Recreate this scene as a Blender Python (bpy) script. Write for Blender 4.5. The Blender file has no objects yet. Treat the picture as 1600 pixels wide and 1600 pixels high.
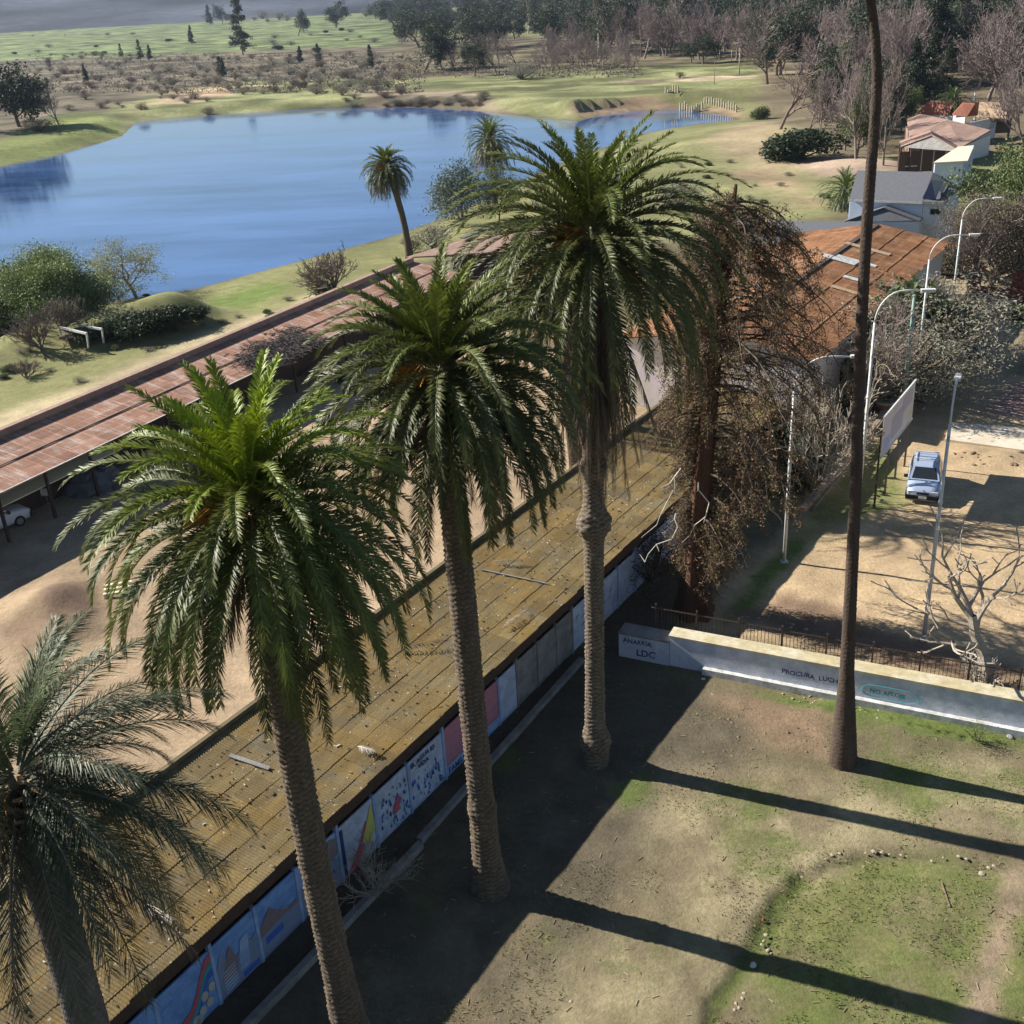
import bpy, math, random
import numpy as np
from mathutils import Vector, Matrix
R = math.radians
C = bpy.context.scene.collection
scn = bpy.context.scene

# ------------------------------------------------------------------ camera, sky, sun, exposure
FOC, PITCH, ROLL, HC = 1760.0, R(25.0), R(3.1), 25.0
_f = np.array([0, math.cos(PITCH), -math.sin(PITCH)]); _r = np.array([1.0, 0, 0]); _u = np.cross(_r, _f)
CX = math.cos(ROLL)*_r - math.sin(ROLL)*_u
CY = -(math.cos(ROLL)*_u + math.sin(ROLL)*_r)
CO = np.array([0, 0, HC])
cam = bpy.data.cameras.new('camera'); camo = bpy.data.objects.new('camera', cam); C.objects.link(camo)
cam.sensor_width = 36; cam.lens = FOC/1600*36; cam.clip_end = 9000; cam.clip_start = 0.5
m = Matrix(((CX[0], -CY[0], -_f[0], 0), (CX[1], -CY[1], -_f[1], 0), (CX[2], -CY[2], -_f[2], HC), (0, 0, 0, 1)))
camo.matrix_world = m
scn.camera = camo
SUN_EL = R(32.5); SH = R(-24.0)                      # shadows fall towards azimuth SH
tos = Vector((-math.cos(SH)*math.cos(SUN_EL), -math.sin(SH)*math.cos(SUN_EL), math.sin(SUN_EL)))
w = bpy.data.worlds.new('World'); scn.world = w; w.use_nodes = True
nt = w.node_tree; sky = nt.nodes.new('ShaderNodeTexSky'); sky.sky_type = 'NISHITA'; sky.sun_disc = False
sky.sun_elevation = SUN_EL; sky.sun_rotation = math.atan2(tos.x, tos.y); sky.air_density = 1.0; sky.dust_density = 0.3; sky.ozone_density = 2.5
sky.altitude = 200
nt.links.new(sky.outputs[0], nt.nodes['Background'].inputs[0]); nt.nodes['Background'].inputs[1].default_value = 0.05
sl = bpy.data.lights.new('sun', 'SUN'); sl.energy = 5.0; sl.angle = R(0.5); sl.color = (1.0, 0.95, 0.86)
so = bpy.data.objects.new('sun', sl); C.objects.link(so); so.rotation_euler = tos.to_track_quat('Z', 'Y').to_euler(); so.location = (0, 0, 60)
scn.view_settings.view_transform = 'Standard'; scn.view_settings.look = 'None'; scn.view_settings.exposure = 0.98; scn.view_settings.gamma = 1

# ------------------------------------------------------------------ coordinates
def P(px, py, z=0.0):                                 # a point of the photograph at height z, in metres
    d = _f*FOC + CX*(px-800) + CY*(py-800); t = (z-HC)/d[2]; return CO + d*t
def PR(p):
    v = np.asarray(p, float)-CO; q = v@_f; return 800+FOC*(v@CX)/q, 800+FOC*(v@CY)/q
AZ = R(57.2); UU = np.array([math.cos(AZ), math.sin(AZ), 0]); VV = np.array([math.sin(AZ), -math.cos(AZ), 0])
def W(u, v, z=0.0): return UU*u + VV*v + np.array([0, 0, z])
def height_to(b, py):                                 # height above ground point b that reaches picture row py
    lo, hi = 0, 80
    for _ in range(40):
        mid = (lo+hi)/2
        if PR((b[0], b[1], b[2]+mid))[1] > py: lo = mid
        else: hi = mid
    return lo
rng = np.random.default_rng(7)
random.seed(7)

# ------------------------------------------------------------------ materials
def mat(name, col=(.5, .5, .5), rough=.7, metal=0.0, noise=0.0, nscale=4.0, bump=0.0, bscale=20.0, attr=False, trans=0.0, spec=.5, col2=None, spots=None, stretch=None):
    mt = bpy.data.materials.new(name); mt.use_nodes = True; n = mt.node_tree; L = n.links
    b = n.nodes['Principled BSDF']; b.inputs['Roughness'].default_value = rough; b.inputs['Metallic'].default_value = metal
    b.inputs['Specular IOR Level'].default_value = spec
    tc = n.nodes.new('ShaderNodeTexCoord'); vec = tc.outputs['Object']
    if stretch:
        mp = n.nodes.new('ShaderNodeMapping'); mp.inputs['Scale'].default_value = stretch; L.new(vec, mp.inputs[0]); vec = mp.outputs[0]
    if attr:
        a = n.nodes.new('ShaderNodeVertexColor'); a.layer_name = 'Col'; cur = a.outputs[0]
    else:
        a = n.nodes.new('ShaderNodeRGB'); a.outputs[0].default_value = (*col, 1); cur = a.outputs[0]
    if col2 is not None:
        nz = n.nodes.new('ShaderNodeTexNoise'); nz.inputs['Scale'].default_value = nscale; nz.inputs['Detail'].default_value = 6; nz.inputs['Roughness'].default_value = .65; L.new(vec, nz.inputs[0])
        cr = n.nodes.new('ShaderNodeValToRGB'); cr.color_ramp.elements[0].position = .42; cr.color_ramp.elements[1].position = .58; L.new(nz.outputs[0], cr.inputs[0])
        mx = n.nodes.new('ShaderNodeMixRGB'); L.new(cr.outputs[0], mx.inputs[0]); L.new(cur, mx.inputs[1]); mx.inputs[2].default_value = (*col2, 1); cur = mx.outputs[0]
    if noise:
        nz = n.nodes.new('ShaderNodeTexNoise'); nz.inputs['Scale'].default_value = nscale*2.3; nz.inputs['Detail'].default_value = 5; nz.inputs['Roughness'].default_value = .7; L.new(vec, nz.inputs[0])
        mr = n.nodes.new('ShaderNodeMapRange'); mr.inputs[1].default_value = .3; mr.inputs[2].default_value = .7; mr.inputs[3].default_value = 1-noise; mr.inputs[4].default_value = 1+noise; L.new(nz.outputs[0], mr.inputs[0])
        mx = n.nodes.new('ShaderNodeVectorMath'); mx.operation = 'SCALE'; L.new(cur, mx.inputs[0]); L.new(mr.outputs[0], mx.inputs['Scale']); cur = mx.outputs[0]
    if spots:
        vo = n.nodes.new('ShaderNodeTexNoise'); vo.inputs['Scale'].default_value = spots[0]; vo.inputs['Detail'].default_value = 2; L.new(vec, vo.inputs[0])
        cr = n.nodes.new('ShaderNodeValToRGB'); cr.color_ramp.elements[0].position = spots[1]; cr.color_ramp.elements[1].position = spots[1]+.04; L.new(vo.outputs[0], cr.inputs[0])
        mx = n.nodes.new('ShaderNodeMixRGB'); L.new(cr.outputs[0], mx.inputs[0]); L.new(cur, mx.inputs[1]); mx.inputs[2].default_value = (*spots[2], 1); cur = mx.outputs[0]
    L.new(cur, b.inputs['Base Color'])
    if bump:
        nz = n.nodes.new('ShaderNodeTexNoise'); nz.inputs['Scale'].default_value = bscale; nz.inputs['Detail'].default_value = 4; L.new(vec, nz.inputs[0])
        bp = n.nodes.new('ShaderNodeBump'); bp.inputs['Strength'].default_value = min(1, bump); bp.inputs['Distance'].default_value = .05; L.new(nz.outputs[0], bp.inputs['Height']); L.new(bp.outputs[0], b.inputs['Normal'])
    if trans:
        tr = n.nodes.new('ShaderNodeBsdfTranslucent'); L.new(cur, tr.inputs[0]); ms = n.nodes.new('ShaderNodeMixShader'); ms.inputs[0].default_value = trans
        L.new(b.outputs[0], ms.inputs[1]); L.new(tr.outputs[0], ms.inputs[2]); L.new(ms.outputs[0], n.nodes['Material Output'].inputs[0])
    return mt
M = {}
M['palmleaf'] = mat('palm_leaf', attr=True, rough=.5, spec=.32, trans=.2)
M['leaf'] = mat('leaf', attr=True, rough=.6, spec=.3, trans=.2)
M['bark'] = mat('bark', attr=True, rough=.9, noise=.25, nscale=6, bump=.4, spec=.2)
M['palmbark'] = mat('palm_bark', attr=True, rough=.9, noise=.3, nscale=5, bump=.5, bscale=30, spec=.2)
M['redbark'] = mat('red_bark', (.13, .065, .04), .9, noise=.4, nscale=3, bump=.8, stretch=(6, 6, .7), spec=.15)
M['darkwood'] = mat('dark_wood', (.055, .032, .022), .85, noise=.4, nscale=2)
M['mossedge'] = mat('mossy_edge', (.13, .10, .05), .9, noise=.3, nscale=2)
M['wood'] = mat('wood', (.22, .16, .11), .85, noise=.35, nscale=3, stretch=(1, 1, 1))
M['paint_white'] = mat('white_paint', (.7, .7, .68), .6, noise=.12, nscale=3, col2=(.55, .54, .5))
M['galv'] = mat('pale_steel', (.62, .62, .6), .5, noise=.1, nscale=1.5, spots=(3, .62, (.35, .33, .3)))
M['rustiron'] = mat('rusty_iron', (.075, .045, .032), .85, noise=.3)
M['wallblue'] = mat('pale_blue_plaster', (.58, .61, .68), .85, noise=.15, nscale=1.2, col2=(.44, .48, .57), bump=.3)
M['cream'] = mat('cream_plaster', (.52, .47, .34), .85, noise=.25, nscale=1.2, col2=(.44, .37, .22))
M['creampale'] = mat('pale_plinth', (.6, .6, .6), .85, noise=.15, nscale=3, col2=(.42, .41, .38))
M['concrete'] = mat('grey_concrete', (.27, .26, .24), .9, noise=.2, nscale=1.5, col2=(.2, .19, .18), bump=.3)
M['slab'] = mat('pale_concrete', (.62, .54, .42), .85, noise=.1, nscale=.8, col2=(.52, .45, .34))
M['asphalt_roof'] = mat('grey_shingle', (.13, .135, .15), .85, noise=.2, nscale=6, col2=(.105, .11, .125))
M['darkpanel'] = mat('dark_panel', (.012, .016, .04), .3)
M['housewall'] = mat('bluish_white_wall', (.62, .7, .82), .8, noise=.06)
M['redroof'] = mat('red_roof', (.36, .13, .08), .8, noise=.2, nscale=1.5, col2=(.30, .12, .08))
M['pinkroof'] = mat('pinkish_roof', (.33, .21, .165), .8, noise=.2, nscale=1, col2=(.27, .175, .135))
M['tanroof'] = mat('tan_roof', (.42, .3, .19), .8, noise=.15, nscale=1)
M['orangedark'] = mat('dark_rust', (.14, .07, .04), .9, noise=.3)
M['creamroof'] = mat('cream_roof', (.72, .64, .48), .7)
M['window'] = mat('dark_glass', (.02, .025, .03), .12)
M['brickred'] = mat('red_brick', (.24, .06, .04), .85, noise=.2)
M['board'] = mat('faded_board', (.62, .55, .6), .7, noise=.08, nscale=1, col2=(.55, .52, .42))
M['carpaint'] = mat('silver_blue_paint', (.42, .5, .66), .25, metal=.3, spec=.6)
M['carwhite'] = mat('white_car_paint', (.7, .72, .75), .3)
M['rubber'] = mat('rubber', (.02, .02, .02), .8)
M['chrome'] = mat('rim_metal', (.45, .45, .46), .35, metal=.8)
M['lightglass'] = mat('lamp_glass', (.75, .75, .72), .15)
M['plate'] = mat('plate', (.75, .75, .7), .5)
M['terracotta'] = mat('terracotta', (.5, .2, .11), .8, noise=.15)
M['blueplastic'] = mat('blue_tarp', (.1, .2, .5), .5, noise=.2)
M['yellowplastic'] = mat('yellow_plastic', (.6, .38, .05), .5, noise=.1)
M['pallet'] = mat('pale_timber', (.72, .66, .42), .8, noise=.1)
M['stone'] = mat('pale_stone', (.36, .3, .22), .85, noise=.25, nscale=5, bump=.4)
M['soil'] = mat('turned_soil', (.2, .135, .085), .95, noise=.35, nscale=2, bump=.8, bscale=8)
M['drybranch'] = mat('dry_branches', (.085, .07, .065), .9, noise=.4, nscale=3)
M['palebark'] = mat('bleached_twigs', (.42, .38, .33), .85, noise=.25, nscale=5)

def roof_mat(name, cols, laps, axis_scale, moss):
    """weathered sheet roof: uses object coordinates (x along the eave, y down the slope)"""
    mt = bpy.data.materials.new(name); mt.use_nodes = True; n = mt.node_tree; L = n.links; b = n.nodes['Principled BSDF']
    b.inputs['Roughness'].default_value = .85; b.inputs['Specular IOR Level'].default_value = .25
    uv = n.nodes.new('ShaderNodeUVMap'); uv.uv_map = 'UV'
    def noise(scale, detail=6, rough=.65, st=None):
        src = uv.outputs[0]
        if st:
            mp = n.nodes.new('ShaderNodeMapping'); mp.inputs['Scale'].default_value = (*st, 1); L.new(src, mp.inputs[0]); src = mp.outputs[0]
        z = n.nodes.new('ShaderNodeTexNoise'); z.inputs['Scale'].default_value = scale; z.inputs['Detail'].default_value = detail; z.inputs['Roughness'].default_value = rough; L.new(src, z.inputs[0]); return z.outputs[0]
    def ramp(src, a, c, ca=(0, 0, 0), cb=(1, 1, 1)):
        r = n.nodes.new('ShaderNodeValToRGB'); r.color_ramp.elements[0].position = a; r.color_ramp.elements[1].position = c; r.color_ramp.elements[0].color = (*ca, 1); r.color_ramp.elements[1].color = (*cb, 1); L.new(src, r.inputs[0]); return r.outputs[0]
    def mix(fac, a, c, mode='MIX'):
        x = n.nodes.new('ShaderNodeMixRGB'); x.blend_type = mode
        for i, s in ((0, fac), (1, a), (2, c)):
            if isinstance(s, (int, float)): x.inputs[i].default_value = s
            elif isinstance(s, tuple): x.inputs[i].default_value = (*s, 1)
            else: L.new(s, x.inputs[i])
        return x.outputs[0]
    cur = mix(ramp(noise(*moss[0]), .4, .62), cols[0], cols[1])
    cur = mix(ramp(noise(*moss[1]), .5, .66), cur, cols[2])
    cur = mix(ramp(noise(1.3, 8, .75, (.35, 1.6)), .38, .62), mix(1.0, cur, (.70, .66, .62), 'MULTIPLY'), cur)
    cur = mix(ramp(noise(14, 3), .3, .7), mix(1.0, cur, (.68, .68, .68), 'MULTIPLY'), cur)
    if laps:
        cur = mix(ramp(noise(5, 2, .5), .665, .69), cur, cols[3])
        cur = mix(ramp(noise(6.3, 2, .5), .69, .71), cur, cols[4])
    bk = n.nodes.new('ShaderNodeTexBrick'); bk.offset = 0; bk.inputs['Scale'].default_value = 1; bk.inputs['Brick Width'].default_value = 1.05; bk.inputs['Row Height'].default_value = 1.0; bk.inputs['Mortar Size'].default_value = .012 if laps else .035; bk.inputs['Color1'].default_value = (.74, .74, .74, 1); bk.inputs['Color2'].default_value = (1.12, 1.12, 1.12, 1); bk.inputs['Mortar'].default_value = (1.35, 1.3, 1.25, 1) if not laps else (.7, .7, .7, 1); L.new(uv.outputs[0], bk.inputs[0])
    cur = mix(1.0, cur, bk.outputs[0], 'MULTIPLY')
    L.new(cur, b.inputs['Base Color'])
    bp = n.nodes.new('ShaderNodeBump'); bp.inputs['Strength'].default_value = .5; bp.inputs['Distance'].default_value = .03; L.new(noise(22, 4), bp.inputs['Height']); L.new(bp.outputs[0], b.inputs['Normal'])
    return mt
M['mossroof'] = roof_mat('mossy_fibre_cement', [(.25, .19, .088), (.26, .172, .052), (.20, .175, .115), (.03, .025, .02), (.45, .4, .32)], True, 1, [(.35, 8, .7), (.8, 8, .7)])
M['rustroof'] = roof_mat('rusted_zinc', [(.25, .115, .075), (.21, .095, .06), (.47, .36, .31)], False, 1, [(.6, 6, .6), (.9, 8, .7, (3.2, .55))]) if False else roof_mat('rusted_zinc', [(.47, .27, .19), (.40, .21, .145), (.63, .52, .46)], False, 1, [(.6, 6, .6, (1, 1)), (1.0, 8, .7, (2.2, .45))])
M['orangeroof'] = roof_mat('orange_rusted_zinc', [(.36, .175, .085), (.26, .12, .055), (.42, .27, .17)], False, 1, [(.5, 7, .75, (1, 1)), (.8, 8, .75, (1.2, .4))])

# ------------------------------------------------------------------ mesh helpers
class MB:
    def __init__(s): s.v = []; s.f = []; s.n = 0; s.c = []; s.uv = None
    def add(s, v, f, col=None):
        v = np.asarray(v, float).reshape(-1, 3); s.v.append(v)
        for q in f: s.f.append(tuple(int(i)+s.n for i in q))
        s.n += len(v); s.c.append(np.tile(np.array(col if col is not None else (1, 1, 1), float), (len(v), 1)) if np.ndim(col) < 2 else np.asarray(col)); return s
    def box(s, c, size, ax=None, col=None):                # ax: 3 unit axes
        ax = np.eye(3) if ax is None else np.asarray(ax, float); c = np.asarray(c, float); h = np.asarray(size, float)/2
        v = [c+ax[0]*h[0]*a+ax[1]*h[1]*b+ax[2]*h[2]*d for a in (-1, 1) for b in (-1, 1) for d in (-1, 1)]
        return s.add(v, [(0, 1, 3, 2), (4, 6, 7, 5), (0, 4, 5, 1), (2, 3, 7, 6), (0, 2, 6, 4), (1, 5, 7, 3)], col)
    def beam(s, a, b, w_, h_, col=None):
        a = np.asarray(a, float); b = np.asarray(b, float); d = b-a; Ln = np.linalg.norm(d); d = d/Ln
        up = np.array([0, 0, 1.0]) if abs(d[2]) < .95 else UU
        x = np.cross(d, up); x /= np.linalg.norm(x); y = np.cross(x, d)
        return s.box((a+b)/2, (Ln, w_, h_), (d, x, y), col)
    def tube(s, pts, rad, n=8, col=None, cap=True):
        pts = np.asarray(pts, float); k = len(pts); rad = np.broadcast_to(np.asarray(rad, float), (k,))
        T = np.gradient(pts, axis=0); T /= np.linalg.norm(T, axis=1)[:, None]+1e-9
        up = np.array([0, 0, 1.0]) if abs(T[0][2]) < .9 else np.array([1.0, 0, 0])
        X = np.cross(T, up); X /= np.linalg.norm(X, axis=1)[:, None]+1e-9; Y = np.cross(T, X)
        a = np.arange(n)/n*2*np.pi
        v = pts[:, None]+rad[:, None, None]*(np.cos(a)[None, :, None]*X[:, None]+np.sin(a)[None, :, None]*Y[:, None])
        f = [(i*n+j, i*n+(j+1) % n, (i+1)*n+(j+1) % n, (i+1)*n+j) for i in range(k-1) for j in range(n)]
        if cap: f += [tuple(range(n))[::-1], tuple((k-1)*n+j for j in range(n))]
        return s.add(v.reshape(-1, 3), f, col)
    def lathe(s, c, prof, n=16, col=None):
        c = np.asarray(c, float); a = np.arange(n)/n*2*np.pi
        v = np.array([[c[0]+r*math.cos(t), c[1]+r*math.sin(t), c[2]+z] for z, r in prof for t in a]); k = len(prof)
        f = [(i*n+j, i*n+(j+1) % n, (i+1)*n+(j+1) % n, (i+1)*n+j) for i in range(k-1) for j in range(n)]
        f += [tuple(range(n))[::-1], tuple((k-1)*n+j for j in range(n))]
        return s.add(v, f, col)
    def slab(s, poly, th, col=None):                        # poly: 3D points, thickened downwards
        p = np.asarray(poly, float); n = len(p); q = p-np.array([0, 0, th])
        return s.add(np.vstack([p, q]), [tuple(range(n)), tuple(range(2*n-1, n-1, -1))]+[(i, i+n, (i+1) % n+n, (i+1) % n) for i in range(n)], col)
    def ply(s, poly, nrm, th, col=None):                    # planar polygon thickened along nrm
        p = np.asarray(poly, float); n = len(p); q = p-np.asarray(nrm, float)*th
        return s.add(np.vstack([p, q]), [tuple(range(n)), tuple(range(2*n-1, n-1, -1))]+[(i, i+n, (i+1) % n+n, (i+1) % n) for i in range(n)], col)
def rawmesh(name, V, F, col=None, smooth=False):
    V = np.asarray(V, np.float32); me = bpy.data.meshes.new(name)
    if isinstance(F, np.ndarray):
        k = F.shape[1]; me.vertices.add(len(V)); me.vertices.foreach_set('co', V.ravel()); me.loops.add(F.size); me.loops.foreach_set('vertex_index', F.ravel().astype(np.int32))
        me.polygons.add(len(F)); me.polygons.foreach_set('loop_start', np.arange(0, F.size, k, dtype=np.int32)); me.update(calc_edges=True); me.validate()
    else:
        me.from_pydata(V.tolist(), [], F); me.update()
    if col is not None:
        ca = me.color_attributes.new('Col', 'FLOAT_COLOR', 'POINT'); c4 = np.ones((len(V), 4), np.float32); c4[:, :3] = col; ca.data.foreach_set('color', c4.ravel())
    me.polygons.foreach_set('use_smooth', np.full(len(me.polygons), bool(smooth)))
    return me
def link(name, me, m_, parent=None, loc=(0, 0, 0)):
    if m_ is not None and len(me.materials) == 0: me.materials.append(m_)
    o = bpy.data.objects.new(name, me); C.objects.link(o); o.location = loc
    if parent: o.parent = parent
    return o
def build(mb, name, m_, parent=None, smooth=False, origin=None):
    V = np.vstack(mb.v); Cc = np.vstack(mb.c)
    org = origin
    if org is None:
        if parent is not None:
            org = np.array(parent['_org']) if '_org' in parent else np.zeros(3)
        else: org = np.array([V[:, 0].mean(), V[:, 1].mean(), V[:, 2].min()])
    me = rawmesh(name, V-org, mb.f, Cc, smooth)
    o = link(name, me, m_, parent)
    if parent is None: o.location = org
    o['_org'] = list(map(float, org))
    return o
def tag(o, label=None, cat=None, group=None, kind=None):
    if label: o['label'] = label
    if cat: o['category'] = cat
    if group: o['group'] = group
    if kind: o['kind'] = kind
    return o
def thing(name, label, cat, loc, group=None):
    o = bpy.data.objects.new(name, None); C.objects.link(o); o.location = tuple(map(float, loc)); o['_org'] = list(map(float, loc)); return tag(o, label, cat, group)
def copy_thing(src, loc, rz=0, sc=1, label=None, group=None, szz=None):
    r_ = src.copy(); C.objects.link(r_); r_.location = tuple(map(float, loc)); r_.rotation_euler = (0, 0, rz); r_.scale = (sc, sc, sc*(szz or 1))
    if label: r_['label'] = label
    if group: r_['group'] = group
    for ch in src.children:
        c = ch.copy(); C.objects.link(c); c.parent = r_
        for g in ch.children:
            d = g.copy(); C.objects.link(d); d.parent = c
    return r_

# ------------------------------------------------------------------ terrain
LAKE_Z = -1.75
lake_px = [(-260, 640), (0, 522), (160, 472), (300, 452), (450, 412), (620, 366), (690, 340), (820, 280), (880, 252), (1010, 207), (1090, 193), (1148, 188), (1130, 180), (1060, 172), (1000, 173), (940, 180), (905, 190), (860, 186), (800, 180), (730, 172), (640, 168), (500, 170), (350, 178), (215, 190), (190, 214), (100, 240), (0, 262), (-200, 330)]
lake = np.array([P(x, y, LAKE_Z)[:2] for x, y in lake_px])
def sdist(pts, poly):                                  # signed distance to polygon, negative inside
    d2 = np.full(len(pts), 1e18); ins = np.zeros(len(pts), bool); n = len(poly)
    for i in range(n):
        a = poly[i]; b = poly[(i+1) % n]; ab = b-a; ap = pts-a; t = np.clip((ap@ab)/(ab@ab+1e-9), 0, 1)
        d2 = np.minimum(d2, ((ap-t[:, None]*ab)**2).sum(1))
        c1 = (a[1] > pts[:, 1]) != (b[1] > pts[:, 1])
        xi = (b[0]-a[0])*(pts[:, 1]-a[1])/((b[1]-a[1]) if b[1] != a[1] else 1e-9)+a[0]; ins ^= c1 & (pts[:, 0] < xi)
    d = np.sqrt(d2); return np.where(ins, -d, d)
def vnoise(x, y, s, seed=0):                           # smooth value noise, numpy
    x = np.asarray(x)/s+seed*17.3; y = np.asarray(y)/s-seed*9.1; xi = np.floor(x); yi = np.floor(y); fx = x-xi; fy = y-yi; fx = fx*fx*(3-2*fx); fy = fy*fy*(3-2*fy)
    def h(a, b): q = np.sin(a*127.1+b*311.7+seed*74.7)*43758.5453; return q-np.floor(q)
    return (h(xi, yi)*(1-fx)+h(xi+1, yi)*fx)*(1-fy)+(h(xi, yi+1)*(1-fx)+h(xi+1, yi+1)*fx)*fy
def fbm(x, y, s, seed=0, o=4): return sum(vnoise(x, y, s/2**k, seed+k)*.5**k for k in range(o))/sum(.5**k for k in range(o))
berm = [(P(135, 512, .5), 5, .9), (P(185, 500, .8), 5, 1.1), (P(235, 488, .8), 5, 1.5), (P(285, 482, .6), 4, 1.7), (P(80, 520, 0), 5, .8), (P(30, 530, 0), 6, 1.2), (P(-60, 565, 0), 7, 1.4)]
mound = [(P(1330, 262, 0), 9, 1.0), (P(1560, 715, 0), 1.6, .25), (P(1510, 705, 0), 1.2, .22), (P(80, 940, 0), 2.2, .55), (P(110, 985, 0), 1.8, .5)]
def ground_h(x, y):
    x = np.atleast_1d(np.asarray(x, float)); y = np.atleast_1d(np.asarray(y, float)); pts = np.c_[x, y]
    sd = sdist(pts, lake); far = np.clip((y-225)/25, 0, 1)
    wid = 26*(1-far)+9*far; s_ = np.clip(sd/wid, 0, 1); s_ = s_*s_*(3-2*s_)
    z = np.where(sd < 0, LAKE_Z-np.minimum(1.2, -sd*.12), LAKE_Z+s_*(-LAKE_Z-.0))
    z += .045*np.clip(sd, -1.5, 4)*np.clip((30-sd)/26, 0, 1)
    z += np.where(sd > 0, (fbm(x, y, 14, 3)-.5)*np.clip(sd/30, 0, 1)*np.clip((y-60)/60, 0, 1)*1.6, 0)
    for c, r_, h_ in berm+mound: z += h_*np.exp(-((x-c[0])**2+(y-c[1])**2)/(2*(r_*.5)**2))*np.where(sd > 0, 1, 0)
    # long low embankments beyond the lake
    e = np.abs(y-(262+.05*x+6*np.sin(x*.03))); z += 1.5*np.exp(-(e/5)**2)*np.clip((x+30)/30, 0, 1)*(sd > 6)
    z += np.clip((y-700)/2500, 0, 1)*8*(sd > 0)
    nr = np.clip((75-y)/30, 0, 1); z += nr*((fbm(x, y, 2.2, 5)-.5)*.10+(fbm(x, y, .5, 8, 2)-.5)*.03)
    return z
def GZ(x, y): return float(ground_h(x, y)[0])
def G(px, py, off=0.0):                                # ground point seen at a pixel, terrain height included
    z = 0.0
    for _ in range(6): p = P(px, py, z); z = .5*z+.5*GZ(p[0], p[1])
    p = P(px, py, z); p[2] = GZ(p[0], p[1])+off; return p

rr = np.concatenate([[0.5, 3, 6], 8*1.0085**np.arange(0, 705)])
ang = np.concatenate([R(90)-R(34)+np.arange(0, 273)*R(.25), R(90)+R(34)+R(4)*np.arange(1, 73)])
ang = ang[ang < R(90)-R(34)+2*math.pi-R(1)]
na, nr_ = len(ang), len(rr)
RX = (rr[:, None]*np.cos(ang)[None]).ravel(); RY = (rr[:, None]*np.sin(ang)[None]).ravel(); RZ = ground_h(RX, RY)
i_, j_ = np.meshgrid(np.arange(nr_-1), np.arange(na), indexing='ij'); jn = (j_+1) % na
GF = np.stack([i_*na+j_, (i_+1)*na+j_, (i_+1)*na+jn, i_*na+jn], -1).reshape(-1, 4)
col = np.zeros((len(RX), 3)); col[:] = (.14, .118, .07); gr = np.full(len(RX), .25)
pts2 = np.c_[RX, RY]
def zone(poly, c, g=.2, feather=1.0, jit=0.0, z=0.0, uvp=False):
    pl = np.array([(W(*q)[:2] if uvp else P(q[0], max(q[1], -9-.0542*(q[0]-562)+3), z)[:2]) for q in poly])
    m0 = (pts2[:, 0] > pl[:, 0].min()-feather*3) & (pts2[:, 0] < pl[:, 0].max()+feather*3) & (pts2[:, 1] > pl[:, 1].min()-feather*3) & (pts2[:, 1] < pl[:, 1].max()+feather*3)
    idx = np.where(m0)[0]
    if not len(idx): return
    q = pts2[idx]; sd = sdist(q, pl)+(fbm(q[:, 0], q[:, 1], max(feather*2.5, .8), 11)-.5)*feather*2*(1+jit)
    a = np.clip(.5-sd/(2*feather), 0, 1); a = a*a*(3-2*a)
    col[idx] = col[idx]*(1-a[:, None])+np.array(c)*a[:, None]; gr[idx] = gr[idx]*(1-a)+g*a
DIRT = (.40, .29, .18); DRY = (.33, .285, .16); GREEN = (.17, .18, .06)
# far country
zone([(-400, 420), (-400, -10), (2200, -60), (2200, 330), (1200, 330), (900, 330), (0, 600)], (.17, .165, .08), .45, 6, z=-1)
zone([(-300, 300), (-300, 88), (300, 88), (640, 70), (660, 130), (520, 128), (380, 130), (250, 150), (160, 180), (60, 230)], (.135, .11, .075), .25, 5, z=-1)
zone([(-500, 100), (-500, 30), (0, 30), (560, 14), (625, 34), (625, 72), (500, 75), (300, 84), (0, 96)], (.135, .165, .07), .25, 5, z=0)
zone([(620, 130), (620, 60), (1180, 60), (1180, 100), (900, 112), (740, 122)], (.12, .10, .06), .2, 4, z=-1)
zone([(1180, 140), (1180, 60), (2200, -20), (2200, 260), (1480, 240), (1300, 255), (1200, 210)], (.15, .12, .075), .2, 3)
zone([(215, 188), (250, 152), (400, 132), (560, 128), (760, 128), (1180, 108), (1180, 150), (1040, 160), (860, 184), (640, 164), (350, 176)], (.20, .20, .095), .5, 3, z=-1)
zone([(230, 170), (260, 150), (420, 138), (300, 168)], (.3, .22, .14), .1, 4, z=-1)
zone([(950, 125), (1180, 115), (1180, 125), (1000, 132)], (.38, .31, .2), .1, 1.5)
zone([(880, 178), (1000, 160), (1150, 170), (1160, 185), (1100, 178), (1000, 172), (940, 180)], (.28, .2, .13), .1, 2, z=-1)
zone([(560, 165), (560, 145), (740, 150), (800, 175)], (.2, .16, .11), .2, 3, z=-1)
zone([(0, 262), (0, 225), (120, 180), (190, 190), (215, 192), (190, 214), (100, 240)], (.19, .21, .07), .6, 3, z=-1)
# right bank of the lake and slope to the houses
zone([(820, 290), (1010, 206), (1150, 190), (1230, 210), (1330, 345), (1100, 380), (900, 400)], (.225, .215, .105), .45, 3, z=-1)
zone([(1120, 210), (1200, 190), (1240, 230), (1230, 290), (1150, 260)], (.33, .26, .16), .1, 4, z=-.5)
zone([(1180, 270), (1270, 300), (1320, 330), (1240, 330)], (.34, .24, .15), .1, 4, z=0)
zone([(1230, 255), (1330, 245), (1420, 262), (1400, 275), (1300, 275)], (.36, .27, .2), .05, 2)
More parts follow.
